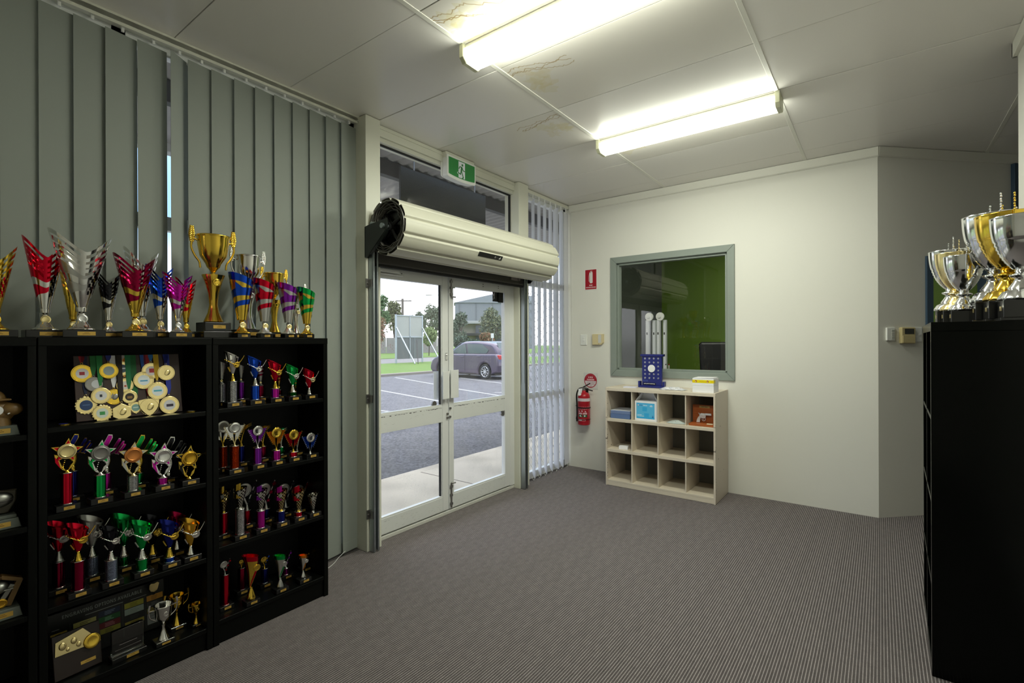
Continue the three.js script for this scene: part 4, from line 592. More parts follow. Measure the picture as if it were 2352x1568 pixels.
  tree('dark green shrub between hedge and russet bush', 1090, 790, 24, 10, 42, [0.07, 0.11, 0.06], 12, { bush: true });
  // white fence banner
  { const a = at(800, 800, 58), b = at(1040, 800, 66), g = thing('fence', 'long white fence with faded printed panels across the road', 'fence', [0, 0, 0]); const d = Math.hypot(b.x - a.x, b.z - a.z), turn = -Math.atan2(b.z - a.z, b.x - a.x), n = 12;
    const tx = canvasTex(512, 128, (c) => { const q = rng(50); c.fillStyle = '#d8d2cf'; c.fillRect(0, 0, 512, 128); c.fillStyle = 'rgba(170,150,148,0.55)'; for (let k = 0; k < 30; k++) c.fillRect(q() * 480, 20 + q() * 90, 12 + 40 * q(), 4); c.fillStyle = 'rgba(196,96,96,0.5)'; for (let k = 0; k < 5; k++) c.fillRect(q() * 440, 40 + q() * 50, 20 + 30 * q(), 14); });
    const pm = mat(lin(0.36, 0.36, 0.36), 0.8, { map: tx });
    for (let k = 0; k < n; k++) { const t = (k + 0.5) / n, p = part('fence_panel', new THREE.BoxGeometry(d / n - 0.06, 1.9, 0.05), pm, g); p.position.set(a.x + (b.x - a.x) * t, 0.95, a.z + (b.z - a.z) * t); p.rotation.y = turn; } }
  // factory, low building, pole, sign post, neighbouring roofs
  { const c = at(1120, 740, 95), g = thing('factory_building', 'large plain grey industrial building beyond the trees', 'building', [c.x, 0, c.z], YAW + 0.12), bm = mat(lin(0.20, 0.21, 0.23), 0.7); part('wall', bb(-6.2, 9, -0.02, 8.9, -8, 0), bm, g); part('roof', ext(shape([[-6.4, 8.85], [9.2, 8.85], [9.2, 10.2], [1.4, 10.6]]), 8.4).translate(0, 0, -8.2), mat(lin(0.23, 0.245, 0.265), 0.6), g); for (let k = 0; k < 5; k++) part('downpipe', rod([-5.4 + k * 3.2, 0, 0.08], [-5.4 + k * 3.2, 8.8, 0.08], 0.06, 6), mat(lin(0.17, 0.18, 0.2), 0.6), g); }
  { const c = at(1090, 760, 70), g = thing('low_building', 'low cream building with a dark awning behind the hedge', 'building', [c.x, 0, c.z], YAW); part('wall', bb(-2.6, 5, -0.02, 3.9, -5, 0), mat(lin(0.28, 0.26, 0.19), 0.7), g); part('wall_end', bb(0.2, 5.2, -0.02, 3.7, 0.01, 0.6), mat(lin(0.07, 0.075, 0.09), 0.7), g); part('roof', rbb(-3, 5.4, 3.9, 4.3, -5.2, 0.9, 0.05), mat(lin(0.33, 0.33, 0.32), 0.6), g); part('awning', rbb(-2.9, 5, 2.2, 2.6, 0, 1.2, 0.05), M.dark, g); }
  { const c = at(925, 800, 60), g = thing('utility_pole', 'timber utility pole with a crossarm and wires', 'pole', [c.x, -0.02, c.z], YAW); const h = at(925, 686, 60).y + 0.02; part('pole', cyl(0.13, 0.18, h, 0, 0, 0, 10), mat(lin(0.12, 0.10, 0.09), 0.9), g); part('crossarm', rb(1.9, 0.12, 0.12, 0.15, h - 0.25, 0, 0.01), mat(lin(0.12, 0.10, 0.09), 0.9), g); for (const x of [-0.6, -0.2, 0.5, 0.9]) part('insulator', cyl(0.05, 0.05, 0.16, x, h - 0.19, 0, 8), M.white, g); }
  { const c = at(1131, 788, 36), g = thing('street_sign', 'small white sign on a thin post beyond the car', 'sign', [c.x, -0.02, c.z], YAW); part('post', cyl(0.03, 0.03, 2.0, 0, 0, 0, 8), M.galv, g); part('sign_panel', rb(0.22, 0.34, 0.01, 0, 1.85, 0.035, 0.004), mat(lin(0.6, 0.6, 0.6), 0.5), g); }
  { const c = at(958, 679, 70), g = thing('street_light', 'street light arm seen above the billboard', 'street light', [c.x + 2.2, -0.02, c.z], YAW); const h = c.y; part('pole', cyl(0.06, 0.09, h - 0.2, 2.4, 0, 0, 8), M.galv, g); part('arm', tube([[2.4, h - 0.25, 0], [1.6, h - 0.02, 0], [0.4, h, 0]], 0.04, 12, 6), M.galv, g); part('head', rb(0.8, 0.12, 0.25, 0.1, h - 0.02, 0, 0.04), M.steel, g); }
  // parked hatchback
  const car = thing('car', 'parked purple-grey hatchback outside the right door leaf', 'car', [-10.74, -0.08, -10.82], Math.PI - 0.09);
  const pnt = phys(lin(0.085, 0.065, 0.10), 0.35, { metalness: 0.4, clearcoat: 0.8, clearcoatRoughness: 0.1 }), gl = mat(lin(0.10, 0.13, 0.13), 0.08), tyre = M.rubber;
  { const s = new THREE.Shape(); s.moveTo(-1.98, 0.30); s.lineTo(-2.03, 0.55); s.quadraticCurveTo(-2.02, 0.92, -1.86, 1.00); s.lineTo(0.95, 0.98); s.quadraticCurveTo(1.60, 0.90, 1.86, 0.74); s.quadraticCurveTo(2.05, 0.60, 2.03, 0.32); s.lineTo(1.92, 0.20); s.lineTo(1.62, 0.20); s.absarc(1.28, 0.30, 0.35, -0.28, Math.PI + 0.28, false); s.lineTo(-0.94, 0.19); s.absarc(-1.28, 0.30, 0.35, -0.28, Math.PI + 0.28, false); s.closePath();
    part('body', ext(s, 1.69, 0.07, 3, 14).translate(0, 0, -0.845), pnt, car);
    const t = new THREE.Shape(); t.moveTo(-1.90, 0.96); t.quadraticCurveTo(-1.80, 1.34, -1.52, 1.42); t.quadraticCurveTo(-0.7, 1.54, 0.0, 1.48); t.quadraticCurveTo(0.30, 1.44, 1.05, 0.96); t.closePath(); part('cabin', ext(t, 1.44, 0.13, 4, 14).translate(0, 0, -0.72), pnt, car);
    for (const z of [-1, 1]) { const q = (pts) => { const k = ext(shape(pts), 0.02).translate(0, 0, -0.01); k.rotateX(0); return k.translate(0, 0, z * 0.724); }; part('side_window', q([[-0.16, 1.00], [0.78, 1.00], [0.22, 1.33], [-0.10, 1.39]]), gl, car); part('side_window', q([[-0.26, 1.00], [-0.20, 1.39], [-1.05, 1.38], [-1.42, 1.15], [-1.30, 1.02]]), gl, car);
      for (const x of [1.28, -1.28]) { part('tyre', new THREE.TorusGeometry(0.245, 0.062, 10, 30).translate(x, 0.307, z * 0.77), tyre, car); part('wheel_rim', [ring(0.20, 0.014, x, 0.307, z * 0.81, false, 6, 28), ...[...Array(9).keys()].map((k) => { const a = k * 0.698; return bar([x + 0.03 * Math.cos(a), 0.307 + 0.03 * Math.sin(a), z * 0.81], [x + 0.20 * Math.cos(a), 0.307 + 0.20 * Math.sin(a), z * 0.81], 0.024, 0.014); }), cyl(0.05, 0.05, 0.02, 0, 0, 0, 14).rotateX(Math.PI / 2).translate(x, 0.307, z * 0.81)], metal(0.7, 0.7, 0.72, 0.3), car); part('wheel_well', cyl(0.20, 0.20, 0.02, 0, 0, 0, 24).rotateX(Math.PI / 2).translate(x, 0.307, z * 0.78), M.dark, car); }
      part('door_handle', rb(0.2, 0.03, 0.03, 0.0, 0.86, z * 0.845, 0.01), pnt, car); part('door_handle', rb(0.2, 0.03, 0.03, -1.0, 0.90, z * 0.845, 0.01), pnt, car); part('wing_mirror', rb(0.12, 0.13, 0.2, 0.72, 1.02, z * 0.86, 0.04, 3), pnt, car); part('door_seam', bb(-0.185, -0.175, 0.3, 0.99, z * 0.844, z * 0.848), M.dark, car);
      part('tail_light', rb(0.12, 0.2, 0.3, -1.94, 0.86, z * 0.64, 0.04), mat(lin(0.4, 0.01, 0.01), 0.2), car); part('headlight', rb(0.2, 0.12, 0.36, 1.86, 0.68, z * 0.60, 0.04), mat(lin(0.6, 0.6, 0.62), 0.15), car); }
    part('windscreen', tf(rb(0.72, 0.02, 1.2, 0, 0, 0, 0.01), 0.66, 1.235, 0, 0, 0, -0.58), gl, car); part('rear_window', tf(rb(0.5, 0.02, 1.1, 0, 0, 0, 0.01), -1.78, 1.22, 0, 0, 0, 1.12), gl, car); part('underside', bb(-1.7, 1.7, 0.16, 0.3, -0.7, 0.7), M.dark, car); }
}

// ================================================================ black bookcases along the blind
const BC = { xf: 0.342, xb: 0.072, top: 1.42 };
const BAY = { right: [3.257, 3.842, [1.09, 0.770, 0.448, 0.112]], left: [3.846, 4.428, [1.086, 0.762, 0.42, 0.10]], far: [4.432, 5.03, [1.07, 0.74, 0.42, 0.10]] };
for (const [k, [z0, z1, sh]] of Object.entries(BAY)) {
  const g = thing('bookcase', { right: 'black bookcase with five shelves of trophies nearest the glass doors', left: 'black bookcase holding the medal board and engraving board', far: 'black bookcase holding resin sports trophies' }[k], 'bookcase', [0, 0, 0], 0, 'black bookcases'), t = 0.024, { xf, xb, top } = BC;
  part('side_panel', rbb(xb, xf, 0, top - t, z0, z0 + t, 0.002), M.black, g); part('side_panel', rbb(xb, xf, 0, top - t, z1 - t, z1, 0.002), M.black, g);
  part('top_panel', rbb(xb, xf + 0.002, top - 0.032, top, z0, z1, 0.002), M.black, g); part('back_panel', bb(xb, xb + 0.004, 0.05, top - 0.03, z0 + t, z1 - t), M.blackSatin, g);
  for (const y of sh) part('shelf', rbb(xb + 0.004, xf - 0.004, y - 0.02, y, z0 + t, z1 - t, 0.002), M.black, g);
  part('plinth', rbb(xf - 0.03, xf - 0.012, 0.0, sh[3] - 0.02, z0 + t, z1 - t, 0.002), M.black, g);
}
// black cube shelving on the right
{
  const g = thing('cube_shelving', 'tall black cube shelving unit standing against the right wall', 'shelving', [2.961, 0, 2.146], -0.0195), W0 = 0.77, D = 0.388, Hh = 1.472, t = 0.038;
  part('side_panel', rbb(0, D, 0, Hh - t, -t, 0, 0.002), M.blackGloss, g); part('side_panel', rbb(0, D, 0, Hh - t, -W0, -W0 + t, 0.002), M.blackGloss, g); part('top_panel', rbb(0, D, Hh - t, Hh, -W0, 0, 0.002), M.blackGloss, g); part('bottom_panel', rbb(0, D, 0.001, t, -W0 + t, -t, 0.002), M.blackGloss, g);
  for (const y of [1.075, 0.725, 0.375]) part('shelf', rbb(0.001, D, y - 0.016, y, -W0 + t, -t, 0.001), M.blackGloss, g); part('divider', rbb(0, D, t, Hh - t, -W0 / 2 - 0.008, -W0 / 2 + 0.008, 0.001), M.blackGloss, g);
}

// ================================================================ trophy builders (local: front is +z, base at y = 0)
const plateTex = canvasTex(128, 48, (c) => { c.fillStyle = '#cfa850'; c.fillRect(0, 0, 128, 48); c.fillStyle = '#5a4014'; c.fillRect(48, 13, 32, 4); c.fillRect(36, 27, 54, 5); });
M.plate = mat(0xffffff, 0.35, { map: plateTex, metalness: 0.35 });
M.tBase = mat(lin(0.008, 0.008, 0.008), 0.15);
M.marble = mat(lin(0.10, 0.11, 0.105), 0.45);
const glitter = (hex, seed) => { const t = canvasTex(128, 128, (c) => { const q = rng(seed), k = new THREE.Color(hex); for (let j = 0; j < 32; j++) for (let i = 0; i < 32; i++) { const v = 0.35 + 0.9 * q(); c.fillStyle = `rgb(${Math.min(255, 255 * k.r * v) | 0},${Math.min(255, 255 * k.g * v) | 0},${Math.min(255, 255 * k.b * v) | 0})`; c.fillRect(i * 4, j * 4, 4, 4); } }); t.repeat.set(3, 3); return new THREE.MeshStandardMaterial({ map: t, metalness: 0.9, roughness: 0.28 }); };
M.gSilver = glitter('#e8e8ea', 1); M.gCopper = glitter('#e0813a', 2); M.gHolo = glitter('#cfd6e6', 3); M.gGreen = glitter('#2f9a44', 4);
const checkTex = canvasTex(256, 256, (c) => { c.fillStyle = '#e6e4da'; c.fillRect(0, 0, 256, 256); c.fillStyle = '#34322c'; for (let j = 0; j < 8; j++) for (let i = 0; i < 8; i++) if ((i + j) % 2) c.fillRect(i * 32, j * 32, 32, 32); }); checkTex.repeat.set(2.5, 1.5);
M.checkS = new THREE.MeshStandardMaterial({ map: checkTex, metalness: 1, roughness: 0.18 }); M.checkG = new THREE.MeshStandardMaterial({ map: checkTex, color: lin(0.95, 0.78, 0.42), metalness: 1, roughness: 0.2 });

function tBase(g, w, d, h, two) {
  if (two) { part('lower_base', rb(w, h * 0.42, d, 0, h * 0.21, 0, 0.003), M.tBase, g); part('base', rb(w * 0.86, h * 0.58, d * 0.86, 0, h * 0.71, 0, 0.003), M.tBase, g); d *= 0.86; }
  else part('base', rb(w, h, d, 0, h / 2, 0, 0.002), M.tBase, g);
  part('plate', new THREE.PlaneGeometry(Math.min(0.055, w * 0.46), Math.min(0.016, h * 0.5)).translate(w * 0.04, two ? h * 0.71 : h * 0.5, d / 2 + 0.0004), M.plate, g);
}
function column(g, y, h, r, m) { // coloured tube with rope rings
  part('column', cyl(r, r, h, 0, y, 0, 28), m, g);
  for (const yy of [y + 0.001, y + h]) part('collar', [ring(r + 0.0005, 0.0022, 0, yy, 0, true, 5, 28), cyl(r + 0.001, r + 0.001, 0.002, 0, yy - 0.001, 0, 28)], M.silver, g);
}
function medallion(g, x, y, z, r, m, tilt = 0) { const o = part('medallion', tf(lathe([[0, 0], [r * 0.62, 0], [r * 0.64, r * 0.10], [r * 0.78, r * 0.10], [r * 0.82, 0.0], [r * 0.94, r * 0.06], [r, 0], [r, -r * 0.2], [0, -r * 0.2]], 26), 0, 0, 0, 0, Math.PI / 2 + tilt), m, g); o.position.set(x, y, z); return o; }
function foot(g, y, h, r, m, medal) { // bell foot with rings and a medallion
  const p = [[0, 0], [r, 0], [r, h * 0.05], [r * 0.86, h * 0.12], [r * 0.70, h * 0.16], [r * 0.62, h * 0.3], [r * 0.5, h * 0.34], [r * 0.42, h * 0.48], [r * 0.34, h * 0.52], [r * 0.25, h * 0.75], [r * 0.34, h * 0.84], [r * 0.34, h * 0.9], [r * 0.2, h * 0.94], [r * 0.2, h], [0, h]];
  const lob = lathe(p, 40), q = lob.attributes.position; for (let i = 0; i < q.count; i++) { const t = (q.getY(i) / h), a = Math.atan2(q.getZ(i), q.getX(i)), k = 1 + 0.08 * Math.max(0, 1 - t * 2.4) * Math.cos(a * 8); q.setX(i, q.getX(i) * k); q.setZ(i, q.getZ(i) * k); } lob.computeVertexNormals();
  part('foot', lob.translate(0, y, 0), m, g); if (medal) medallion(g, 0, y + h * 0.62, r * 0.36, r * 0.42, medal, -0.1);
}
const T = {};
// lily-shaped cone cup with ribbon cut-outs: o.m metal, o.c colour, o.r rim radius / height
T.cone = (g, h, o) => {
  const bh = 0.03 * (h / 0.43) ** 0.5, fh = h * 0.17, y0 = bh + fh, ch = h - y0, R = h * (o.r ?? 0.19), r0 = h * 0.035; tBase(g, h * 0.31, h * 0.22, bh); foot(g, bh, fh, h * 0.095, o.foot ?? o.m, o.medal ?? M.goldPale);
  part('neck', cyl(r0 * 1.25, r0 * 1.1, ch * 0.05, 0, y0, 0, 20), o.m, g);
  const top = (a) => { const s = Math.sin(a), side = Math.pow(Math.abs(s), 1.6); return 0.70 + (s < 0 ? 0.30 : o.low ?? 0.24) * side; }, at = (a, v, e = 0) => { const t = v * top(a), r = r0 + (R - r0) * Math.pow(t, 0.92) + e; return [r * Math.sin(a), y0 + 0.03 * ch + ch * 0.97 * t, r * Math.cos(a)]; };
  const band = (a0, a1, lo, hi, e = 0.0012, n = 26) => surf((u, v) => { const a = a0 + (a1 - a0) * u; return at(a, lo(u) + (hi(u) - lo(u)) * v, e); }, n, 3), k = (x) => () => x;
  part('cup', band(-Math.PI, Math.PI, k(0), (u) => 0.56 + 0.06 * Math.sin(u * 12), 0, 48), o.m, g);
  part('cup_panel', [band(-1.9, 1.3, (u) => 0.42 + 0.18 * u, (u) => 0.60 + 0.02 * Math.sin(u * 9)), band(-1.5, 0.2, (u) => 0.16 + 0.20 * u, (u) => 0.34 + 0.10 * u)], o.c, g);
  part('cup_ribbon', [[0.64, 0.70], [0.74, 0.80], [0.84, 0.90], [0.94, 1.0]].map(([a, b], i) => band(-2.5 + i * 0.12, 2.3 - i * 0.1, (u) => a + 0.02 * Math.sin(u * 6.3 + i), (u) => b + 0.02 * Math.sin(u * 6.3 + i), 0.0006, 40)).concat([band(-2.5, -2.25, k(0.55), k(1), 0.0004, 4), band(2.0, 2.3, k(0.55), k(1), 0.0004, 4), band(-0.25, 0.0, k(0.58), k(1), 0.0004, 4), band(Math.PI - 0.6, Math.PI + 0.6, k(0.55), k(1), 0.0004, 10)]), o.c2 ?? o.c, g);
  const ch2 = []; for (let j = 0; j < 6; j++) for (let i = 0; i < 2; i++) ch2.push(band(0.32 + ((i * 2 + j) % 4) * 0.16, 0.46 + ((i * 2 + j) % 4) * 0.16, k(0.24 + j * 0.062), k(0.30 + j * 0.062), 0.0018, 3)); part('check_inlay', ch2, o.acc ?? M.blackM, g);
};
// two-handled loving cup on a waisted column
T.loving = (g, h, o) => {
  const bh = o.bh ?? h * 0.15, bw = o.bw ?? h * 0.29; tBase(g, bw, bw * 0.9, bh, o.two);
  const y0 = bh, y1 = bh + (h - bh) * 0.56, rB = h * 0.145, ch = y1 - y0;
  const col = lathe([[0.001, 0], [h * 0.085, 0], [h * 0.082, ch * 0.03], [h * 0.05, ch * 0.2], [h * 0.036, ch * 0.36], [h * 0.045, ch * 0.6], [h * 0.075, ch * 0.84], [h * 0.098, ch * 0.98], [h * 0.08, ch * 0.97], [h * 0.03, ch * 0.9], [0.001, ch * 0.9]], 36), p = col.attributes.position; for (let i = 0; i < p.count; i++) { const a = Math.atan2(p.getZ(i), p.getX(i)), k = 1 + 0.035 * Math.cos(a * 12); p.setX(i, p.getX(i) * k); p.setZ(i, p.getZ(i) * k); } col.computeVertexNormals(); part('column', col.translate(0, y0, 0), o.m, g);
  medallion(g, 0, y0 + ch * 0.82, h * 0.084, h * 0.036, o.medal ?? o.m);
  const b0 = y0 + ch * 0.92, H2 = h - b0; part('cup', lathe([[0.001, 0], [h * 0.022, 0.0], [h * 0.026, H2 * 0.06], [h * 0.016, H2 * 0.1], [h * 0.024, H2 * 0.16], [h * 0.05, H2 * 0.24], [h * 0.056, H2 * 0.25], [h * 0.068, H2 * 0.34], [h * 0.072, H2 * 0.35], [rB * 0.80, H2 * 0.52], [rB * 0.92, H2 * 0.76], [rB * 0.97, H2 * 0.94], [rB * 1.04, H2 * 0.97], [rB * 1.04, H2], [rB * 0.96, H2], [rB * 0.9, H2 * 0.78], [rB * 0.5, H2 * 0.36], [0.001, H2 * 0.3]], 40).translate(0, b0, 0), o.m, g);
  const hm = o.hm ?? o.m; for (const s of [-1, 1]) { const hp = [[s * rB * 0.98, b0 + H2 * 0.86, 0], [s * rB * 1.22, b0 + H2 * 0.88, 0], [s * rB * 1.34, b0 + H2 * 0.70, 0], [s * rB * 1.10, b0 + H2 * 0.48, 0], [s * rB * 0.86, b0 + H2 * 0.36, 0], [s * rB * 0.80, b0 + H2 * 0.22, 0]]; const leafP = []; for (let k = 0; k < 9; k++) for (const e of [-1, 1]) leafP.push(new THREE.SphereGeometry(h * 0.019 * (1 - 0.07 * Math.abs(k - 4)), 8, 6).scale(1.25, 0.62, 0.55).rotateZ(s * e * 0.7).translate(s * (rB * 1.30 + h * 0.013 * e * (1 - 0.1 * Math.abs(k - 3))), b0 + H2 * (0.82 + k * 0.042), 0)); part('handle', [tube(hp, h * 0.0095, 24, 7), ...leafP, rod([s * rB * 1.30, b0 + H2 * 0.74, 0], [s * rB * 1.30, b0 + H2 * 1.18, 0], h * 0.007, 6)], hm, g); }
};
// cone with coloured spiral ribbon and slanted rim
T.spiral = (g, h, o) => {
  let y = 0; const bh = 0.022; tBase(g, 0.062, 0.05, bh); y = bh;
  if (o.tube) { column(g, y, o.tube, 0.017, o.tm); y += o.tube; }
  const fh = (h - y) * 0.22; foot(g, y, fh, (h - y) * 0.125, o.m, o.medal ?? M.goldPale); y += fh;
  const ch = h - y, r0 = ch * 0.09, R = ch * 0.255, top = (a) => 0.90 - 0.10 * Math.sin(a), at = (a, v, e) => { const t = v * top(a), r = r0 + (R - r0) * t + e; return [r * Math.sin(a), y + ch * t, r * Math.cos(a)]; };
  part('cup', surf((u, v) => at(u * Math.PI * 2, v * 0.84, 0), 40, 6), o.m, g); part('rim', surf((u, v) => at(u * Math.PI * 2, 0.84 + 0.16 * v, 0), 40, 2), o.c, g);
  const rib = (ph, w) => surf((u, v) => { const a = ph + u * 6.6; return at(a, 0.24 + u * 0.52 + (v - 0.5) * w * (0.45 + 0.55 * u), 0.0014); }, 60, 2); for (const [ph, w] of [[-2.2, 0.18], [0.9, 0.2]]) part('spiral_ribbon', rib(ph, w), o.c, g);
  part('cup_panel', surf((u, v) => { const a = -1.0 + 1.1 * u, w = 1 - u; return at(a, 0.66 + (v - 0.5) * 0.24 * w + 0.02, 0.0018); }, 10, 3), o.c, g);
};
// fan-shaped half cup with slots, figure stem and column
T.fan = (g, h, o) => {
  const bh = 0.024; tBase(g, 0.07, 0.055, bh); let y = bh; const rest = h - bh; const tb = o.tube ?? 0; if (tb) { column(g, y, tb, 0.0195, o.tm); y += tb; }
  const ch = (h - y), st = ch * 0.26; const stem = lathe([[0.001, 0], [ch * 0.11, 0], [ch * 0.10, st * 0.12], [ch * 0.075, st * 0.3], [ch * 0.08, st * 0.36], [ch * 0.055, st * 0.6], [ch * 0.06, st * 0.66], [ch * 0.035, st * 0.85], [ch * 0.05, st], [0.001, st]], 22); part('stem', stem.translate(0, y, 0), o.m, g); y += st;
  const fh = h - y, R = fh * 0.375, top = (a) => 0.94 - 0.16 * Math.sin(a) - 0.06 * Math.cos(a), at = (a, v, e = 0) => { const t = v * top(a), r = fh * 0.07 + (R - fh * 0.07) * Math.pow(t, 0.85) + e; return [r * Math.sin(a), y + fh * t, r * Math.cos(a) * 0.75]; };
  const band = (a0, a1, v0, v1, e = 0, n = 10) => surf((u, v) => at(a0 + (a1 - a0) * u, v0 + (v1 - v0) * v, e), n, 4);
  part('cup', [band(-Math.PI, Math.PI, 0, 0.52, 0, 40), band(-2.9, 2.9, 0.92, 1, 0, 40), ...[-2.6, -1.75, -0.9, -0.05, 0.8, 1.65, 2.5].map((a) => band(a - 0.27, a + 0.27, 0.5, 0.94, 0, 6)), band(2.5, 3.78, 0.5, 1, 0, 8)], o.c, g);
  part('laurel', [tube([at(-1.5, 0.62, 0.003), at(-0.8, 0.58, 0.004), at(0, 0.5, 0.005), at(0.5, 0.55, 0.006), at(1.0, 0.72, 0.004)], fh * 0.016, 20, 6), ...[0, 1, 2, 3, 4, 5].map((k) => { const q = at(-1.5 + k * 0.32, 0.62 - 0.02 * k, 0.005); return new THREE.SphereGeometry(fh * 0.028, 7, 5).scale(1.4, 0.7, 0.5).translate(...q); })], o.m, g);
  part('wing', tube([at(0.55, 0.45, 0.004), at(0.95, 0.8, 0.012), at(1.2, 1.12, 0.018)], fh * 0.018, 12, 6), o.m, g); part('bud', tube([at(-1.2, 0.1, 0.002), at(-1.3, 0.3, 0.006)], fh * 0.03, 8, 6), o.m, g);
  const q = at(0.45, 0.52, 0.006); medallion(g, q[0], q[1], q[2], fh * 0.14, o.medal ?? o.m, 0.15);
};
// V of laurel leaves carrying a round medal
T.laurel = (g, h, o) => {
  const bh = 0.024; tBase(g, 0.07, 0.055, bh); let y = bh; if (o.tube) { column(g, y, o.tube, 0.0195, o.tm); y += o.tube; }
  const ch = h - y, w = ch * 0.44; part('stem', [cyl(ch * 0.03, ch * 0.07, ch * 0.12, 0, y, 0, 16), bar([0, y + ch * 0.08, 0], [-w * 0.22, y + ch * 0.40, 0], 0.004, 0.004), bar([0, y + ch * 0.08, 0], [w * 0.22, y + ch * 0.40, 0], 0.004, 0.004)], o.m, g);
  for (const s of [-1, 1]) { const lv = []; for (let k = 0; k < 8; k++) { const t = 0.28 + k * 0.085; for (const e of [-1, 1]) lv.push(ext(shape([[0, -ch * 0.014], [ch * 0.075, 0], [0, ch * 0.014]]), 0.003, 0.0006).rotateZ(s > 0 ? 0.95 + e * 0.75 : Math.PI - 0.95 - e * 0.75).translate(s * w * (0.10 + t * 0.98), y + ch * t, 0)); } part('laurel', lv, o.m, g); part('wing', ext(shape([[s * w * 0.06, y + ch * 0.22], [s * w * 0.30, y + ch * 0.28], [s * w * 1.02, y + ch * 0.86], [s * w * 0.5, y + ch * 0.88], [s * w * 0.12, y + ch * 0.55]]), 0.0025).translate(0, 0, -0.003), o.c, g); }
  medallion(g, 0, y + ch * 0.80, 0.008, ch * 0.24, o.medal ?? o.m);
};
// chequered tapering cup with a coloured tongue
T.check = (g, h, o) => {
  const bh = 0.024; tBase(g, 0.07, 0.055, bh); let y = bh; if (o.tube) { column(g, y, o.tube, 0.0195, o.tm); y += o.tube; }
  const ch = (h - y) * (o.tongue ? 0.80 : 1), R = ch * 0.30, r0 = ch * 0.09, top = (a) => 0.96 + 0.06 * Math.sin(a); part('neck', cyl(r0, r0 * 1.3, ch * 0.08, 0, y, 0, 20), o.g ? M.gold : M.silver, g);
  part('cup', surf((u, v) => { const a = u * Math.PI * 2, t = v * top(a), r = r0 + (R - r0) * t; return [r * Math.sin(a), y + ch * (0.06 + 0.94 * t), r * Math.cos(a)]; }, 36, 6), o.g ? M.checkG : M.checkS, g);
  part('emblem', tf(ext(shape([[-0.008, 0.008], [0.006, 0.010], [0.008, -0.004], [-0.004, -0.010]]), 0.002, 0.0005), -R * 0.45, y + ch * 0.78, R * 0.72, -0.5), M.silverDull, g);
  if (o.tongue) part('tongue', surf((u, v) => { const a = -2.2 + 2.0 * u, r = R * 0.86; return [r * Math.sin(a), y + ch * 0.55 + (ch * 0.45 + (h - y - ch) * Math.pow(u, 0.6)) * v, r * Math.cos(a) * 0.8]; }, 16, 6), o.tongue, g);
};
// pierced star with a disc, crescent and small star
T.star = (g, h, o) => {
  const bh = 0.024; tBase(g, 0.07, 0.055, bh); let y = bh; if (o.tube) { column(g, y, o.tube, 0.0185, o.tm); y += o.tube; }
  const ch = h - y, cy = y + ch * 0.66, R = ch * 0.42, pts = []; for (let k = 0; k < 10; k++) { const a = Math.PI / 2 + k * Math.PI / 5 - 0.12, r = k % 2 ? R * 0.46 : R; pts.push([r * Math.cos(a), cy + r * Math.sin(a)]); }
  part('star_frame', ext(shape(pts), 0.007, 0.002), o.m, g); part('star_inlay', ext(shape(pts.map(([x, yy]) => [x * 0.80, cy + (yy - cy) * 0.80])), 0.003).translate(0, 0, 0.0055), o.c, g);
  part('crescent', [ext(shape([[-ch * 0.30, cy - R * 0.1], [-ch * 0.28, cy - R * 0.7], [-ch * 0.12, y + ch * 0.10], [0.0, y + ch * 0.04], [-ch * 0.10, y + ch * 0.22], [-ch * 0.16, cy - R * 0.62], [-ch * 0.2, cy - R * 0.2]]), 0.007, 0.002), ...[0, 1, 2, 3, 4].map((k) => new THREE.SphereGeometry(ch * 0.02, 6, 5).translate(-ch * (0.10 - 0.012 * k), y + ch * (0.16 + k * 0.055), 0.008))], o.m, g);
  part('crescent_inlay', ext(shape([[-ch * 0.285, cy - R * 0.3], [-ch * 0.26, cy - R * 0.75], [-ch * 0.14, y + ch * 0.14], [-ch * 0.2, cy - R * 0.6]]), 0.002).translate(0, 0, 0.0065), o.c, g);
  part('swoosh', [ext(shape([[ch * 0.02, y + ch * 0.04], [ch * 0.14, y + ch * 0.16], [ch * 0.17, y + ch * 0.32], [ch * 0.08, y + ch * 0.22]]), 0.006, 0.002), tf(ext(shape([...Array(10).keys()].map((k) => { const a = Math.PI / 2 + k * Math.PI / 5, r = (k % 2 ? 0.45 : 1) * ch * 0.075; return [r * Math.cos(a), r * Math.sin(a)]; })), 0.006, 0.0015), ch * 0.16, y + ch * 0.345, 0.002, 0, 0, 0.3)], o.m, g);
  part('stem', lathe([[0.001, 0], [ch * 0.10, 0], [ch * 0.09, ch * 0.03], [ch * 0.05, ch * 0.06], [ch * 0.055, ch * 0.09], [0.001, ch * 0.10]], 18).translate(0, y, 0.003), o.m, g); medallion(g, 0, cy, 0.012, R * 0.56, o.medal ?? M.goldPale);
};
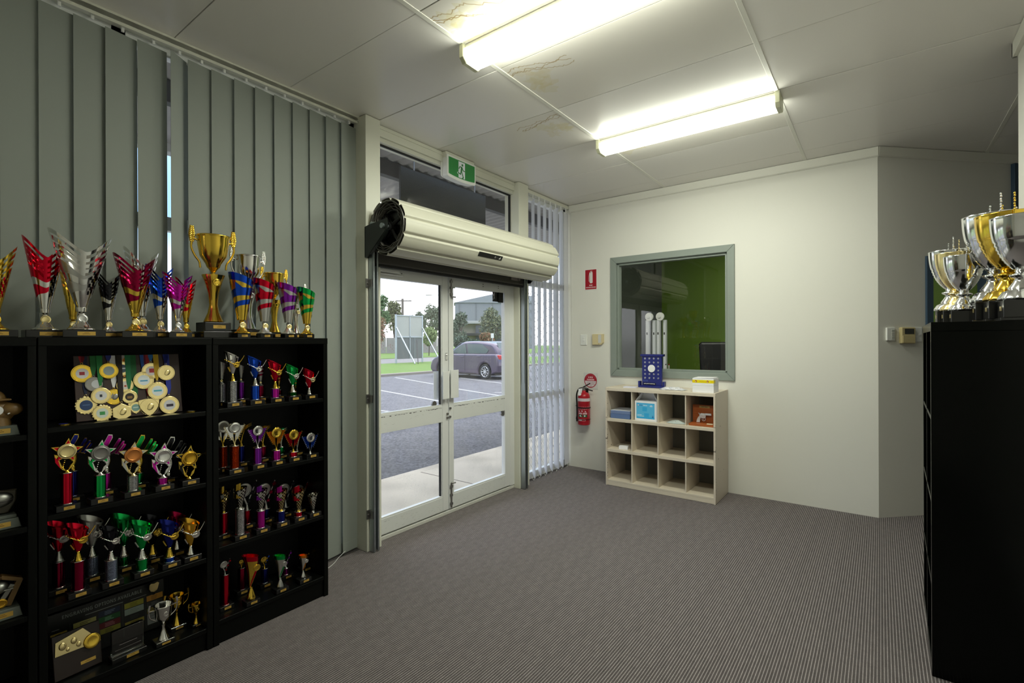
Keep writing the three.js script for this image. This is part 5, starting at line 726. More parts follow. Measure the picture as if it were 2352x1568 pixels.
// splayed fins on a wrist
T.fins = (g, h, o) => {
  const bh = 0.022; tBase(g, 0.066, 0.05, bh); let y = bh; if (o.tube) { column(g, y, o.tube, 0.0175, o.tm); y += o.tube; } const ch = h - y;
  part('stem', [lathe([[0.001, 0], [ch * 0.09, 0], [ch * 0.06, ch * 0.06], [ch * 0.07, ch * 0.1], [ch * 0.04, ch * 0.16], [0.001, ch * 0.18]], 18).translate(0, y, 0), tube([[0, y + ch * 0.12, 0], [ch * 0.05, y + ch * 0.3, 0], [ch * 0.03, y + ch * 0.5, 0]], ch * 0.05, 12, 8)], o.m, g);
  [[-0.12, 0.34, 0.52, 0.13], [0.08, 0.16, 0.42, 0.08], [0.17, 0.0, 0.36, 0.07], [0.22, -0.16, 0.30, 0.06]].forEach(([x, rz, L, w], k) => { const s = [[-w / 2, 0], [w / 2, 0], [w / 2, L * 0.86], [w * 0.2, L], [-w / 2, L * 0.96]].map(([a, b]) => [a * ch, b * ch]); part('fin', tf(ext(shape(s), 0.006, 0.0015), x * ch, y + ch * (0.46 - k * 0.02), 0, 0, 0, -0.55 + rz * 0.3), o.m, g); part('fin_inlay', tf(ext(shape(s.map(([a, b]) => [a * 0.72, b * 0.9 + ch * 0.02])), 0.002), x * ch, y + ch * (0.46 - k * 0.02), 0.0055, 0, 0, -0.55 + rz * 0.3), o.c, g); });
};
// swept winged dish behind the laurels
T.wing = (g, h, o) => {
  const bh = 0.022; tBase(g, 0.066, 0.05, bh); let y = bh; if (o.tube) { column(g, y, o.tube, 0.0175, o.tm); y += o.tube; } const ch = h - y;
  part('stem', [cyl(ch * 0.03, ch * 0.08, ch * 0.14, 0, y, 0, 16), tube([[0, y + ch * 0.1, 0], [ch * 0.06, y + ch * 0.4, 0], [ch * 0.16, y + ch * 0.7, 0]], ch * 0.025, 12, 6), tube([[0, y + ch * 0.1, 0], [-ch * 0.1, y + ch * 0.4, 0], [-ch * 0.06, y + ch * 0.62, 0]], ch * 0.025, 12, 6)], o.m, g);
  part('wing_dish', surf((u, v) => { const x = (u - 0.45) * 0.72, yy = 0.60 + 0.22 * u + (v - 0.5) * 0.30 * Math.sin(Math.PI * Math.min(1, 0.15 + u)); return [x * ch, y + ch * yy, ch * 0.10 * Math.sin(u * 3.1)]; }, 18, 6), o.c, g); part('wing_rib', [0, 1, 2].map((k) => tube([0.05, 0.4, 0.75, 1].map((u) => [(u - 0.45) * 0.72 * ch, y + ch * (0.60 + 0.22 * u + (0.02 + k * 0.05 - 0.05)), ch * 0.10 * Math.sin(u * 3.1) + 0.004]), ch * 0.010, 14, 5)), o.m, g);
};
// twisted flute on a lobed foot
T.twist = (g, h, o) => {
  const bh = 0.022; tBase(g, 0.066, 0.052, bh); const fh = h * 0.24, y = bh, R = h * 0.16; const lob = lathe([[0.001, 0], [h * 0.085, 0], [h * 0.08, fh * 0.15], [h * 0.055, fh * 0.5], [h * 0.022, fh * 0.9], [h * 0.03, fh * 0.97], [h * 0.03, fh], [0.001, fh]], 40), p = lob.attributes.position; for (let i = 0; i < p.count; i++) { const a = Math.atan2(p.getZ(i), p.getX(i)), k = 1 + 0.07 * Math.cos(a * 6 + p.getY(i) / fh * 3); p.setX(i, p.getX(i) * k); p.setZ(i, p.getZ(i) * k); } lob.computeVertexNormals(); part('foot', lob.translate(0, y, 0), o.m, g);
  const y1 = y + fh, ch = h - y1, at = (a, v, e) => { const t = v, r = h * 0.012 + (R - h * 0.012) * Math.pow(t, 0.8) + e; return [r * Math.sin(a) + h * 0.04 * Math.sin(t * 3) - h * 0.02, y1 + ch * t * (0.94 - 0.06 * Math.sin(a)), r * Math.cos(a) * 0.8]; };
  part('cup', surf((u, v) => at(u * Math.PI * 2, v * 0.84, 0), 36, 10), o.m, g); part('rim', surf((u, v) => at(u * Math.PI * 2, 0.84 + 0.16 * v, 0.0004), 36, 2), o.c, g); part('spiral_ribbon', surf((u, v) => at(1.1 - 1.5 * u + (v - 0.5) * (0.45), 0.88 - u * 0.86, 0.0016), 30, 3), o.c, g); const q = at(0.45, 0.62, 0.004); medallion(g, q[0], q[1], q[2], h * 0.07, o.m, 0.15);
};
// disc on a fork with a string of stars
T.disc = (g, h, o) => {
  const bh = 0.022; tBase(g, 0.066, 0.05, bh); let y = bh; if (o.tube) { column(g, y, o.tube, 0.0185, o.tm); y += o.tube; } const ch = h - y;
  part('stem', [cyl(ch * 0.025, ch * 0.07, ch * 0.2, 0, y, 0, 16), bar([0, y + ch * 0.18, 0], [-ch * 0.12, y + ch * 0.5, 0], ch * 0.05, 0.004), bar([0, y + ch * 0.18, 0], [ch * 0.34, y + ch * 0.98, 0], ch * 0.035, 0.004)], o.m, g); medallion(g, -ch * 0.10, y + ch * 0.72, 0.006, ch * 0.25, o.medal ?? o.m, 0.1);
  [[0.06, 0.30, 0.09], [0.17, 0.58, 0.10], [0.30, 0.86, 0.12]].forEach(([x, yy, r]) => part('star', ext(shape([...Array(10).keys()].map((k) => { const a = Math.PI / 2 + k * Math.PI / 5, q = (k % 2 ? 0.42 : 1) * r * ch; return [x * ch + q * Math.cos(a), y + yy * ch + q * Math.sin(a)]; })), 0.005, 0.001).translate(0, 0, 0.003), o.c, g));
};
// small plain cup with angular handles
T.mini = (g, h, o) => {
  tBase(g, h * 0.42, h * 0.34, h * 0.10); const y = h * 0.10, ch = h * 0.9; part('trim', rb(h * 0.4, 0.002, h * 0.33, 0, y + 0.001, 0, 0.0005), M.silver, g);
  part('cup', lathe([[0.001, 0], [ch * 0.16, 0], [ch * 0.13, ch * 0.03], [ch * 0.07, ch * 0.2], [ch * 0.03, ch * 0.34], [ch * 0.05, ch * 0.4], [ch * 0.03, ch * 0.44], [ch * 0.10, ch * 0.52], [ch * 0.19, ch * 0.66], [ch * 0.22, ch * 0.96], [ch * 0.24, ch], [ch * 0.2, ch], [ch * 0.17, ch * 0.68], [0.001, ch * 0.55]], 32).translate(0, y, 0), o.m, g);
  for (const s of [-1, 1]) part('handle', [tube([[s * ch * 0.18, y + ch * 0.60, 0], [s * ch * 0.32, y + ch * 0.72, 0], [s * ch * 0.36, y + ch * 0.95, 0]], ch * 0.018, 12, 6), bar([s * ch * 0.36, y + ch * 0.95, 0], [s * ch * 0.33, y + ch * 1.10, 0], ch * 0.05, ch * 0.03), bar([s * ch * 0.22, y + ch * 0.90, 0], [s * ch * 0.34, y + ch * 0.92, 0], ch * 0.03, ch * 0.02)], o.m, g);
  medallion(g, 0, y + ch * 0.78, ch * 0.215, ch * 0.07, o.m);
};
// wide ribbed bowl on a turned stem and square black block
T.bowl = (g, h, o) => {
  const bh = h * 0.20, bw = h * 0.31; part('lower_base', rb(bw * 1.16, bh * 0.14, bw * 1.16, 0, bh * 0.07, 0, 0.002), M.tBase, g); part('base', rb(bw, bh * 0.86, bw, 0, bh * 0.57, 0, 0.003), M.tBase, g); part('plate', rb(0.002, 0.018, 0.03, -bw / 2 - 0.0006, bh * 0.6, 0, 0.0005), M.goldPale, g);
  const y = bh, sh = h * 0.28; const st = lathe([[0.001, 0], [h * 0.17, 0], [h * 0.172, sh * 0.08], [h * 0.14, sh * 0.28], [h * 0.10, sh * 0.36], [h * 0.11, sh * 0.40], [h * 0.07, sh * 0.62], [h * 0.055, sh * 0.74], [h * 0.09, sh * 0.82], [h * 0.092, sh * 0.88], [h * 0.05, sh * 0.94], [h * 0.06, sh], [0.001, sh]], 40), p = st.attributes.position; for (let i = 0; i < p.count; i++) { const a = Math.atan2(p.getZ(i), p.getX(i)), t = p.getY(i) / sh, k = 1 + 0.05 * Math.cos(a * 10) * (t < 0.35 || (t > 0.78 && t < 0.92) ? 1 : 0); p.setX(i, p.getX(i) * k); p.setZ(i, p.getZ(i) * k); } st.computeVertexNormals(); part('stem', st.translate(0, y, 0), o.m, g);
  const b0 = y + sh, H2 = h - b0, R = h * 0.235, pr = [[0.001, 0]]; for (let k = 0; k <= 30; k++) { const t = k / 30, r = R * Math.pow(Math.sin(Math.PI / 2 * (0.10 + 0.90 * t)), 0.9), rib = t > 0.12 && t < 0.68 ? (k % 2 ? 0.962 : 1.0) : 1; pr.push([r * rib, H2 * (1 - Math.cos(t * Math.PI / 2 * 0.98)) * 0.55 + H2 * t * 0.45]); } pr.push([R * 1.02, H2], [R * 0.96, H2], [R * 0.9, H2 * 0.6], [0.001, H2 * 0.2]); part('cup', lathe(pr, 56).translate(0, b0, 0), o.m, g);
  for (const s of [-1, 1]) { const z = s * (R + 0.014); const lv = []; for (let k = 0; k < 7; k++) lv.push(new THREE.SphereGeometry(h * 0.013, 7, 5).scale(0.6, 0.9, 1.1).translate(0, b0 + H2 * (1.0 + k * 0.045), z + s * 0.006 * (k % 2))); part('handle', [tube([[0, b0 + H2 * 0.35, s * R * 0.80], [0, b0 + H2 * 0.55, s * R * 1.06], [0, b0 + H2 * 1.0, z]], h * 0.009, 16, 6), ...lv], o.m, g); }
};
const TURN = Math.PI / 2, trophies = [];
function trophy(kind, label, px, shelf, X, topPx, o = {}, group) {
  const y = typeof shelf === 'number' ? shelf : shelf[0], p = onX(px, 900, X), h = Math.max(0.06, onX(px, topPx, X).y - y), g = thing('trophy', label, 'trophy', [X, y + 0.0004, p.z], (o.turn ?? 0) + TURN, group);
  T[kind](g, h, o); trophies.push(g); return g;
}

// ================================================================ trophies on top of the bookcases
{
  const y = BC.top, A = 0.245, B = 0.135, S = M.silver, G = M.gold;
  const g1 = 'cone cups on the bookcase tops', g2 = 'two-handled cups on the bookcase top', g3 = 'spiral cups on the bookcase top';
  trophy('cone', 'gold lily-shaped cone cup with red edging on the far bookcase top', -10, y, A, 553, { m: G, c: G, c2: G, acc: M.red, r: 0.17, medal: G }, g1);
  trophy('cone', 'silver cone cup with red ribbon rim between the gold and silver lily cups', 104, y, 0.19, 543, { m: S, c: M.red, c2: M.red, r: 0.165 }, g1);
  trophy('cone', 'large all-silver lily cup with two tall glassy points', 188, y, 0.27, 530, { m: S, c: M.silverDull, c2: S, r: 0.235, medal: M.silverDull }, g1);
  trophy('cone', 'slim gold cone cup half hidden behind the large silver lily cup', 168, y, 0.125, 612, { m: G, c: G, c2: M.goldDeep, r: 0.15 }, g1);
  trophy('cone', 'small black and silver chequered cone cup', 250, y, 0.20, 620, { m: S, c: M.blackM, c2: M.blackM, acc: S, r: 0.15 }, g1);
  trophy('cone', 'maroon and gold cone cup with leaf cut-outs', 311, y, 0.275, 583, { m: G, c: M.maroon, c2: M.maroon, acc: M.gold, r: 0.21 }, g1);
  trophy('cone', 'silver wavy cone cup behind the maroon and gold one', 326, y, 0.122, 568, { m: S, c: S, c2: S, r: 0.16 }, g1);
  trophy('cone', 'blue and silver cone cup beside the magenta one', 368, y, 0.20, 607, { m: S, c: M.blue, c2: M.blue, r: 0.16 }, g1);
  trophy('cone', 'magenta and silver cone cup at the end of its row', 409, y, 0.285, 625, { m: S, c: M.magenta, c2: M.magenta, r: 0.2, medal: M.silverDull }, g1);
  trophy('cone', 'red and gold cone cup behind the magenta one', 428, y, 0.165, 636, { m: G, c: M.red, c2: M.red, acc: G, r: 0.15, medal: G }, g1);
  trophy('loving', 'largest gold two-handled cup on a stepped black base', 491, y, 0.2, 543, { m: G, two: true, bw: 0.135, bh: 0.075 }, g2);
  trophy('loving', 'silver two-handled cup beside the largest gold cup', 571, y, B, 588, { m: S, medal: M.silverDull, bh: 0.045 }, g2);
  trophy('loving', 'medium gold two-handled cup between the red and purple spiral cups', 631, y, B, 628, { m: G, bh: 0.03 }, g2);
  trophy('loving', 'smallest silver two-handled cup behind the green spiral cup', 681, y, B, 660, { m: S, medal: M.goldPale, bh: 0.026 }, g2);
  trophy('spiral', 'blue and gold spiral cup', 556, y, 0.285, 627, { m: G, c: M.blue }, g3);
  trophy('spiral', 'red and silver spiral cup', 608, y, 0.285, 640, { m: M.silverDull, c: M.red }, g3);
  trophy('spiral', 'purple and silver spiral cup', 663, y, 0.285, 650, { m: M.silverDull, c: M.purple }, g3);
  trophy('spiral', 'green and gold spiral cup at the right end of the bookcase top', 705, y, 0.285, 660, { m: G, c: M.greenM }, g3);
}
{ // ------------------------------------------------ bookcase nearest the doors
  const sh = BAY.right[2], F1 = 0.302, K = 0.185, S = M.silver, G = M.gold;
  const a = 'fan cups on the upper shelf', b = 'laurel trophies on the second shelf', c = 'chequered cups on the third shelf', d = 'trophies on the bottom shelf';
  trophy('fan', 'silver fan cup with gold stem on a silver glitter column', 534, sh[0], F1, 810, { m: G, c: S, tube: 0.098, tm: M.gSilver, medal: G }, a);
  trophy('fan', 'blue fan cup on a blue column', 586, sh[0], F1, 820, { m: S, c: M.blue, tube: 0.07, tm: M.blue }, a);
  trophy('fan', 'red fan cup on a crimson column', 632, sh[0], F1, 829, { m: G, c: M.red, tube: 0.047, tm: M.magenta }, a);
  trophy('fan', 'green fan cup on a short green glitter column', 672, sh[0], F1, 838, { m: S, c: M.greenM, tube: 0.022, tm: M.gGreen }, a);
  trophy('fan', 'smallest red fan cup without a column', 710, sh[0], F1, 847, { m: S, c: M.red, medal: M.goldPale }, a);
  trophy('spiral', 'silver spiral cup on a silver glitter column against the side panel', 508, sh[0], 0.23, 828, { m: M.silverDull, c: M.silverDull, tube: 0.085, tm: M.gSilver }, a);
  trophy('spiral', 'silver spiral cup on a purple column', 553, sh[0], K, 836, { m: M.silverDull, c: M.silverDull, tube: 0.085, tm: M.purple }, a);
  trophy('spiral', 'maroon spiral cup on a maroon column', 598, sh[0], K, 836, { m: M.silverDull, c: M.maroon, tube: 0.06, tm: M.maroon }, a);
  trophy('spiral', 'gold spiral cup behind the red fan cup', 640, sh[0], K, 850, { m: G, c: M.maroon, tube: 0.03, tm: M.maroon, medal: G }, a);
  trophy('spiral', 'short gold spiral cup behind the green fan cup', 678, sh[0], K, 862, { m: G, c: M.greenM, medal: G }, a);
  trophy('laurel', 'silver laurel medal on a copper glitter column', 538, sh[1], F1, 972, { m: M.goldPale, c: S, tube: 0.108, tm: M.gCopper, medal: M.silverDull }, b);
  trophy('laurel', 'purple laurel with a silver medal on a purple column', 591, sh[1], F1, 979, { m: S, c: M.purple, tube: 0.08, tm: M.purple }, b);
  trophy('laurel', 'orange laurel with a gold medal on a crimson column', 634, sh[1], F1, 983, { m: G, c: M.orange, tube: 0.05, tm: M.magenta }, b);
  trophy('laurel', 'red laurel with a gold medal on a short red column', 673, sh[1], F1, 988, { m: G, c: M.red, tube: 0.026, tm: M.red }, b);
  trophy('laurel', 'blue laurel with a silver medal and no column', 712, sh[1], F1, 995, { m: S, c: M.blue }, b);
  trophy('laurel', 'laurel medal on a copper column against the side panel', 511, sh[1], 0.23, 968, { m: G, c: S, tube: 0.10, tm: M.gCopper, medal: M.silverDull }, b);
  trophy('wing', 'gold winged dish on a navy column', 553, sh[1], K, 967, { m: G, c: M.gold, tube: 0.08, tm: M.navy }, b);
  trophy('wing', 'gold winged dish on a maroon column', 603, sh[1], K, 969, { m: G, c: M.goldDeep, tube: 0.06, tm: M.maroon }, b);
  trophy('wing', 'green and silver winged dish on a green column', 645, sh[1], K, 974, { m: S, c: M.greenM, tube: 0.04, tm: M.greenM }, b);
  trophy('wing', 'dark silver winged dish behind the red laurel', 682, sh[1], K, 981, { m: S, c: M.blackM }, b);
  trophy('check', 'silver chequered cup with a yellow tongue on a silver glitter column', 550, sh[2], F1, 1107, { tongue: M.gold, tube: 0.12, tm: M.gSilver }, c);
  trophy('check', 'chequered cup with a violet tongue on a magenta column', 598, sh[2], F1, 1112, { tongue: M.purple, tube: 0.085, tm: M.magenta }, c);
  trophy('check', 'gold chequered cup with a violet tongue on an indigo column', 644, sh[2], F1, 1113, { tongue: M.magenta, tube: 0.055, tm: M.navy, g: true }, c);
  trophy('check', 'gold chequered cup with a red tongue on a short red column', 684, sh[2], F1, 1112, { tongue: M.red, tube: 0.025, tm: M.red, g: true }, c);
  trophy('check', 'silver chequered cup without tongue or column', 718, sh[2], F1, 1134, {}, c);
  trophy('check', 'gold chequered cup on a red column against the side panel', 512, sh[2], 0.23, 1114, { tongue: M.gold, tube: 0.10, tm: M.red, g: true }, c);
  trophy('disc', 'dark star trophy on a red column behind the yellow-tongued cup', 566, sh[2], K, 1106, { m: M.silverDull, c: M.blackM, tube: 0.07, tm: M.red }, c);
  trophy('disc', 'dark star trophy on a navy column behind the violet-tongued cup', 610, sh[2], K, 1106, { m: M.silverDull, c: M.maroon, tube: 0.05, tm: M.navy }, c);
  trophy('disc', 'dark star trophy behind the indigo-column cup', 655, sh[2], K, 1107, { m: M.silverDull, c: M.blackM, tube: 0.03, tm: M.blackM }, c);
  trophy('disc', 'red star trophy behind the red-tongued cup', 688, sh[2], K, 1110, { m: M.silverDull, c: M.red }, c);
  trophy('twist', 'tall gold twisted flute with a crimson rim', 575, sh[3], F1, 1271, { m: G, c: M.red }, d);
  trophy('twist', 'silver twisted flute with a green rim', 642, sh[3], F1, 1272, { m: M.silverDull, c: M.greenM }, d);
  trophy('twist', 'small silver twisted flute with an orange rim', 695, sh[3], F1, 1272, { m: S, c: M.orange }, d);
  trophy('disc', 'silver disc trophy with red stars on a tall red column', 515, sh[3], 0.25, 1286, { m: M.silverDull, c: M.red, tube: 0.145, tm: M.red }, d);
  trophy('disc', 'gold disc trophy with blue stars on a navy column', 606, sh[3], K, 1276, { m: G, c: M.blue, tube: 0.075, tm: M.navy }, d);
  trophy('disc', 'silver disc trophy with purple stars on a crimson column', 655, sh[3], K, 1268, { m: S, c: M.purple, tube: 0.035, tm: M.magenta, medal: M.blackM }, d);
  trophy('disc', 'gold disc trophy behind the orange-rimmed flute', 699, sh[3], K, 1268, { m: G, c: M.gold }, d);
  trophy('disc', 'gold disc trophy on a dark column behind the tall gold flute', 553, sh[3], 0.16, 1284, { m: G, c: M.gold, tube: 0.11, tm: M.maroon }, d);
}
{ // ------------------------------------------------ bookcase with the boards
  const sh = BAY.left[2], F1 = 0.30, K = 0.185, S = M.silver, G = M.gold, b = 'pierced star trophies', c = 'fan cups on the lower shelf';
  trophy('star', 'red and gold pierced star on a tall red column', 152, sh[1], F1, 1010, { m: G, c: M.red, tube: 0.118, tm: M.red, medal: M.goldPale }, b);
  trophy('star', 'green and silver pierced star on a green column', 229, sh[1], F1, 1014, { m: S, c: M.greenM, tube: 0.088, tm: M.greenM, medal: M.steel }, b);
  trophy('star', 'gold and white pierced star on a silver glitter column', 304, sh[1], F1, 1019, { m: M.goldPale, c: M.silverDull, tube: 0.06, tm: M.gSilver, medal: M.copper }, b);
  trophy('star', 'magenta and silver pierced star with a bright disc', 373, sh[1], F1, 1021, { m: S, c: M.magenta, tube: 0.03, tm: M.magenta, medal: S }, b);
  trophy('star', 'small dark and gold pierced star without a column', 433, sh[1], F1, 1027, { m: G, c: M.blackM, medal: M.goldDeep }, b);
  trophy('fins', 'navy and gold finned trophy behind the red star', 165, sh[1], K, 990, { m: G, c: M.navy, tube: 0.10, tm: M.navy }, b);
  trophy('fins', 'magenta and silver finned trophy behind the green star', 243, sh[1], K, 991, { m: S, c: M.magenta, tube: 0.07, tm: M.magenta }, b);
  trophy('fins', 'green and gold finned trophy behind the white star', 318, sh[1], K, 992, { m: G, c: M.greenM, tube: 0.045, tm: M.greenM }, b);
  trophy('fins', 'black and silver finned trophy behind the magenta star', 386, sh[1], K, 996, { m: S, c: M.blackM }, b);
  trophy('fan', 'red fan cup with gold fittings on a dark red column', 178, sh[2], F1, 1205, { m: G, c: M.red, tube: 0.112, tm: M.maroon }, c);
  trophy('fan', 'black and silver fan cup on a holographic column', 254, sh[2], F1, 1211, { m: S, c: M.blackM, tube: 0.08, tm: M.gHolo }, c);
  trophy('fan', 'emerald fan cup with silver fittings on a green column', 325, sh[2], F1, 1198, { m: S, c: M.greenM, tube: 0.048, tm: M.greenM }, c);
  trophy('fan', 'navy fan cup with gold fittings on a short blue column', 388, sh[2], F1, 1197, { m: G, c: M.navy, tube: 0.02, tm: M.blue }, c);
  trophy('fan', 'golden fan cup with silver fittings and no column', 437, sh[2], F1, 1193, { m: S, c: M.goldDeep }, c);
  trophy('fan', 'dark red fan cup with silver fittings at the shelf end', 133, sh[2], 0.21, 1200, { m: M.silverDull, c: M.red, tube: 0.10, tm: M.maroon }, c);
  trophy('fan', 'plain silver fan cup on a holographic column in the back row', 210, sh[2], K, 1187, { m: S, c: M.silverDull, tube: 0.075, tm: M.gHolo }, c);
  trophy('fan', 'green fan cup on a green column in the back row', 283, sh[2], K, 1183, { m: S, c: M.greenM, tube: 0.04, tm: M.greenM }, c);
  trophy('fan', 'black fan cup with gold fittings in the back row', 349, sh[2], K, 1185, { m: G, c: M.blackM, tube: 0.01, tm: M.blackM }, c);
  trophy('fan', 'maroon fan cup in the back row', 405, sh[2], K, 1178, { m: S, c: M.maroon }, c);
  const e = 'small cups beside the engraving board';
  trophy('mini', 'small silver cup in front of the engraving board', 373, sh[3], 0.30, 1388, { m: S }, e);
  trophy('mini', 'taller small gold cup beside the engraving board', 404, sh[3], 0.22, 1366, { m: G }, e);
  trophy('mini', 'little gold cup at the end of the engraving shelf', 449, sh[3], 0.27, 1386, { m: G }, e);

  // medal board leaning on the upper shelf
  const lean = 0.16, bz0 = 3.938, bz1 = 4.308, bw = bz1 - bz0, bh = 0.262, bp = [0.272, sh[0] + 0.003, (bz0 + bz1) / 2];
  const bd = thing('display_board', 'dark brown display board covered with hanging gold medals', 'board', bp, TURN + 0.03); bd.rotation.order = 'YXZ'; bd.rotation.x = -lean;
  part('board', rb(bw, bh, 0.008, 0, bh / 2, -0.004, 0.002), mat(lin(0.035, 0.016, 0.013), 0.5), bd);
  bd.updateMatrixWorld(true);
  const inv = bd.matrixWorld.clone().invert(), loc = (px, py) => { const n = new THREE.Vector3(0, 0, 1).transformDirection(bd.matrixWorld), o = new THREE.Vector3(0, 0, 0.006).applyMatrix4(bd.matrixWorld), d = ray(px, py), t = o.clone().sub(EYE).dot(n) / d.dot(n); return EYE.clone().addScaledVector(d, t).applyMatrix4(inv); };
  const Z = (x, yy) => [100 + x / 5.88, 780 + yy / 5.88];
  const PR = { w: '#e6e6e8', b: '#1d3a7c' };
  const ins = (bg, draw) => mat(0xffffff, 0.4, { map: canvasTex(64, 64, (k) => { k.fillStyle = bg; k.fillRect(0, 0, 64, 64); draw?.(k); }) });
  const rect = (col, x, y, w, h) => (k) => { k.fillStyle = col; k.fillRect(x, y, w, h); };
  const meds = [ // zoomed photo position, radius, shape, metal, insert, ribbon, words
    [525, 455, 108, 'round', M.gold, ins('#e8e6ea', rect('#b03038', 18, 22, 26, 20)), '#a50f1c', 'round gold medal with a red mark on a red ribbon'],
    [680, 600, 88, 'round', M.steel, ins('#c9cbd0'), '#1c6a32', 'dull bronze medal with a silver ball on a green and yellow ribbon'],
    [880, 420, 98, 'round', M.gold, ins('#9fb0b4'), '#202b7a', 'round gold medal with a grey-blue centre on a rainbow ribbon'],
    [1065, 388, 92, 'round', M.goldPale, ins('#3d5568', rect('#d5dde2', 8, 26, 48, 10)), '#dcdcdf', 'pale gold medal with a dark banner on a white ribbon'],
    [1455, 420, 108, 'round', M.goldPale, ins('#e6dede', rect('#b3222f', 20, 16, 28, 28)), '#2a74b8', 'large pale gold medal with a red ball on a blue ribbon'],
    [1655, 445, 104, 'round', M.goldPale, null, '#20308e', 'plain embossed gold medal with a beaded rim on a royal blue ribbon'],
    [1105, 615, 92, 'round', M.goldPale, ins('#d9d4cc', rect('#a8452c', 26, 30, 14, 14)), '#d8872a', 'gold medal with an offset badge on an orange ribbon'],
    [1355, 545, 116, 'round', M.goldPale, ins('#e4eef4', rect('#4ea2d0', 12, 32, 40, 8)), '#2353a0', 'gold medal with a white centre and pale blue lettering behind the red ball medal'],
    [775, 755, 100, 'round', M.goldPale, ins('#dedee0', rect('#30343c', 24, 24, 14, 18)), '#1c7a3a', 'gold medal with a small dark emblem on a green ribbon'],
    [960, 770, 98, 'round', M.gold, null, '#e2e2e6', 'gold star-stamped medal on a white ribbon'],
    [1165, 770, 84, 'round', M.goldPale, ins('#2a2018', rect('#8a6a34', 14, 26, 36, 20)), '#1b7446', 'gold medal with a dark photo centre on a dark green ribbon'],
    [1540, 690, 116, 'round', M.goldPale, ins('#e6eff3', rect('#46b0cc', 10, 26, 44, 10)), '#c9a21c', 'large gold medal with blue script on a yellow ribbon'],
    [580, 885, 108, 'cog', M.goldPale, ins('#22406e', rect('#5a7aa8', 14, 28, 36, 4)), '#141d3c', 'notched gold medal with a blue centre on a navy ribbon'],
    [795, 990, 104, 'cog', M.goldPale, ins('#d8e2da', rect('#3f9a54', 18, 22, 28, 22)), '#16251c', 'notched gold medal with a green mark at the foot of the board'],
    [1057, 975, 108, 'hex', M.goldPale, null, '#241a14', 'hexagonal antique gold medal'],
    [1250, 915, 78, 'shield', M.goldPale, ins('#7fa6a0', rect('#d8e4e0', 12, 26, 40, 8)), '#15602f', 'small gold shield medal with a teal picture'],
    [1430, 905, 116, 'shield', M.goldPale, null, '#9a1c22', 'large gold shield medal showing a ball'],
    [1700, 880, 118, 'round', M.goldPale, ins('#dcdce4', rect('#33293c', 14, 26, 38, 16)), '#26379c', 'gold medal with a white centre and dark silhouette on a blue ribbon'],
  ];
  meds.forEach(([x, yy, r, kind, m, im, rib, label], k) => {
    const p = loc(...Z(x, yy)), rr = r / 5.88 * 0.00192, g = thing('medal', label, 'medal', [0, 0, 0], 0, 'medals hanging on the display board');
    g.position.copy(new THREE.Vector3(p.x, p.y, 0.0006 + (k % 3) * 0.0028).applyMatrix4(bd.matrixWorld)); g.quaternion.copy(bd.quaternion);
    const sh2 = { round: () => { const s = new THREE.Shape(); s.absarc(0, 0, rr, 0, Math.PI * 2); return s; }, cog: () => shape([...Array(36).keys()].map((i) => { const a = i / 36 * 6.2832, q = rr * (i % 2 ? 0.93 : 1.03); return [q * Math.cos(a), q * Math.sin(a)]; })), hex: () => shape([...Array(6).keys()].map((i) => [rr * Math.cos(i * 1.0472 + 0.52), rr * Math.sin(i * 1.0472 + 0.52)])), shield: () => { const s = new THREE.Shape(); s.moveTo(-rr, rr * 0.8); s.quadraticCurveTo(0, rr * 1.05, rr, rr * 0.8); s.quadraticCurveTo(rr * 1.05, -rr * 0.3, 0, -rr * 1.05); s.quadraticCurveTo(-rr * 1.05, -rr * 0.3, -rr, rr * 0.8); return s; } }[kind]();
    part('disc', ext(sh2, 0.0024, 0.0007, 2, 20), m, g); if (kind !== 'hex') part('rim', [ring(rr * 0.9, 0.0007, 0, 0, 0.0025, false, 4, 30)], m, g);
    if (im) part('insert', new THREE.CircleGeometry(rr * 0.58, 26).translate(kind === 'round' && k === 1 ? rr * 0.3 : 0, 0, 0.0029), im, g); else part('relief', [new THREE.SphereGeometry(rr * 0.32, 10, 8).scale(1, 1.3, 0.2).rotateZ(-0.6).translate(rr * 0.1, 0, 0.0024), tf(ext(shape([...Array(10).keys()].map((i) => { const a = 1.57 + i * 0.628, q = (i % 2 ? 0.18 : 0.42) * rr; return [q * Math.cos(a), q * Math.sin(a)]; })), 0.001), -rr * 0.15, rr * 0.1, 0.0022)], k === 9 ? M.steel : m, g);
    part('loop', [ring(rr * 0.11, 0.0007, 0, rr * 1.12, 0.0012, false, 5, 14)], m, g);
    const top = bh - 0.002 - p.y, y0 = rr * 1.2; if (top > y0 + 0.004) part('ribbon', [ext(shape([[-0.003, y0], [0.003, y0], [0.0095 + (k % 2) * 0.002, y0 + Math.min(0.03, (top - y0) * 0.6)], [0.011, top], [-0.009, top], [-0.0075, y0 + Math.min(0.03, (top - y0) * 0.6)]]), 0.0008).translate(0, 0, 0.0002)], mat(rib, 0.7), g);
  });
  for (const [px, py, m, label] of [[146, 975, '#2a2f86', 'loose gold medal with a blue centre lying on the shelf edge'], [440, 945, '#8a8a80', 'loose gold medal lying on the shelf beside the board']]) { const p = onY(px, py, sh[0]), g = thing('medal', label, 'medal', [Math.min(p.x, 0.312), sh[0] + 0.0004, p.z]); part('disc', cyl(0.021, 0.021, 0.003, 0, 0, 0, 28), M.gold, g); part('insert', new THREE.CircleGeometry(0.014, 24).rotateX(-Math.PI / 2).translate(0, 0.0034, 0), mat(m, 0.4), g); }

  // engraving sample board leaning at the back of the bottom shelf
  const en = thing('sample_board', 'black engraving options board with coloured nameplate samples', 'board', [0.15, sh[3] + 0.004, 4.17], TURN); en.rotation.order = 'YXZ'; en.rotation.x = -0.10;
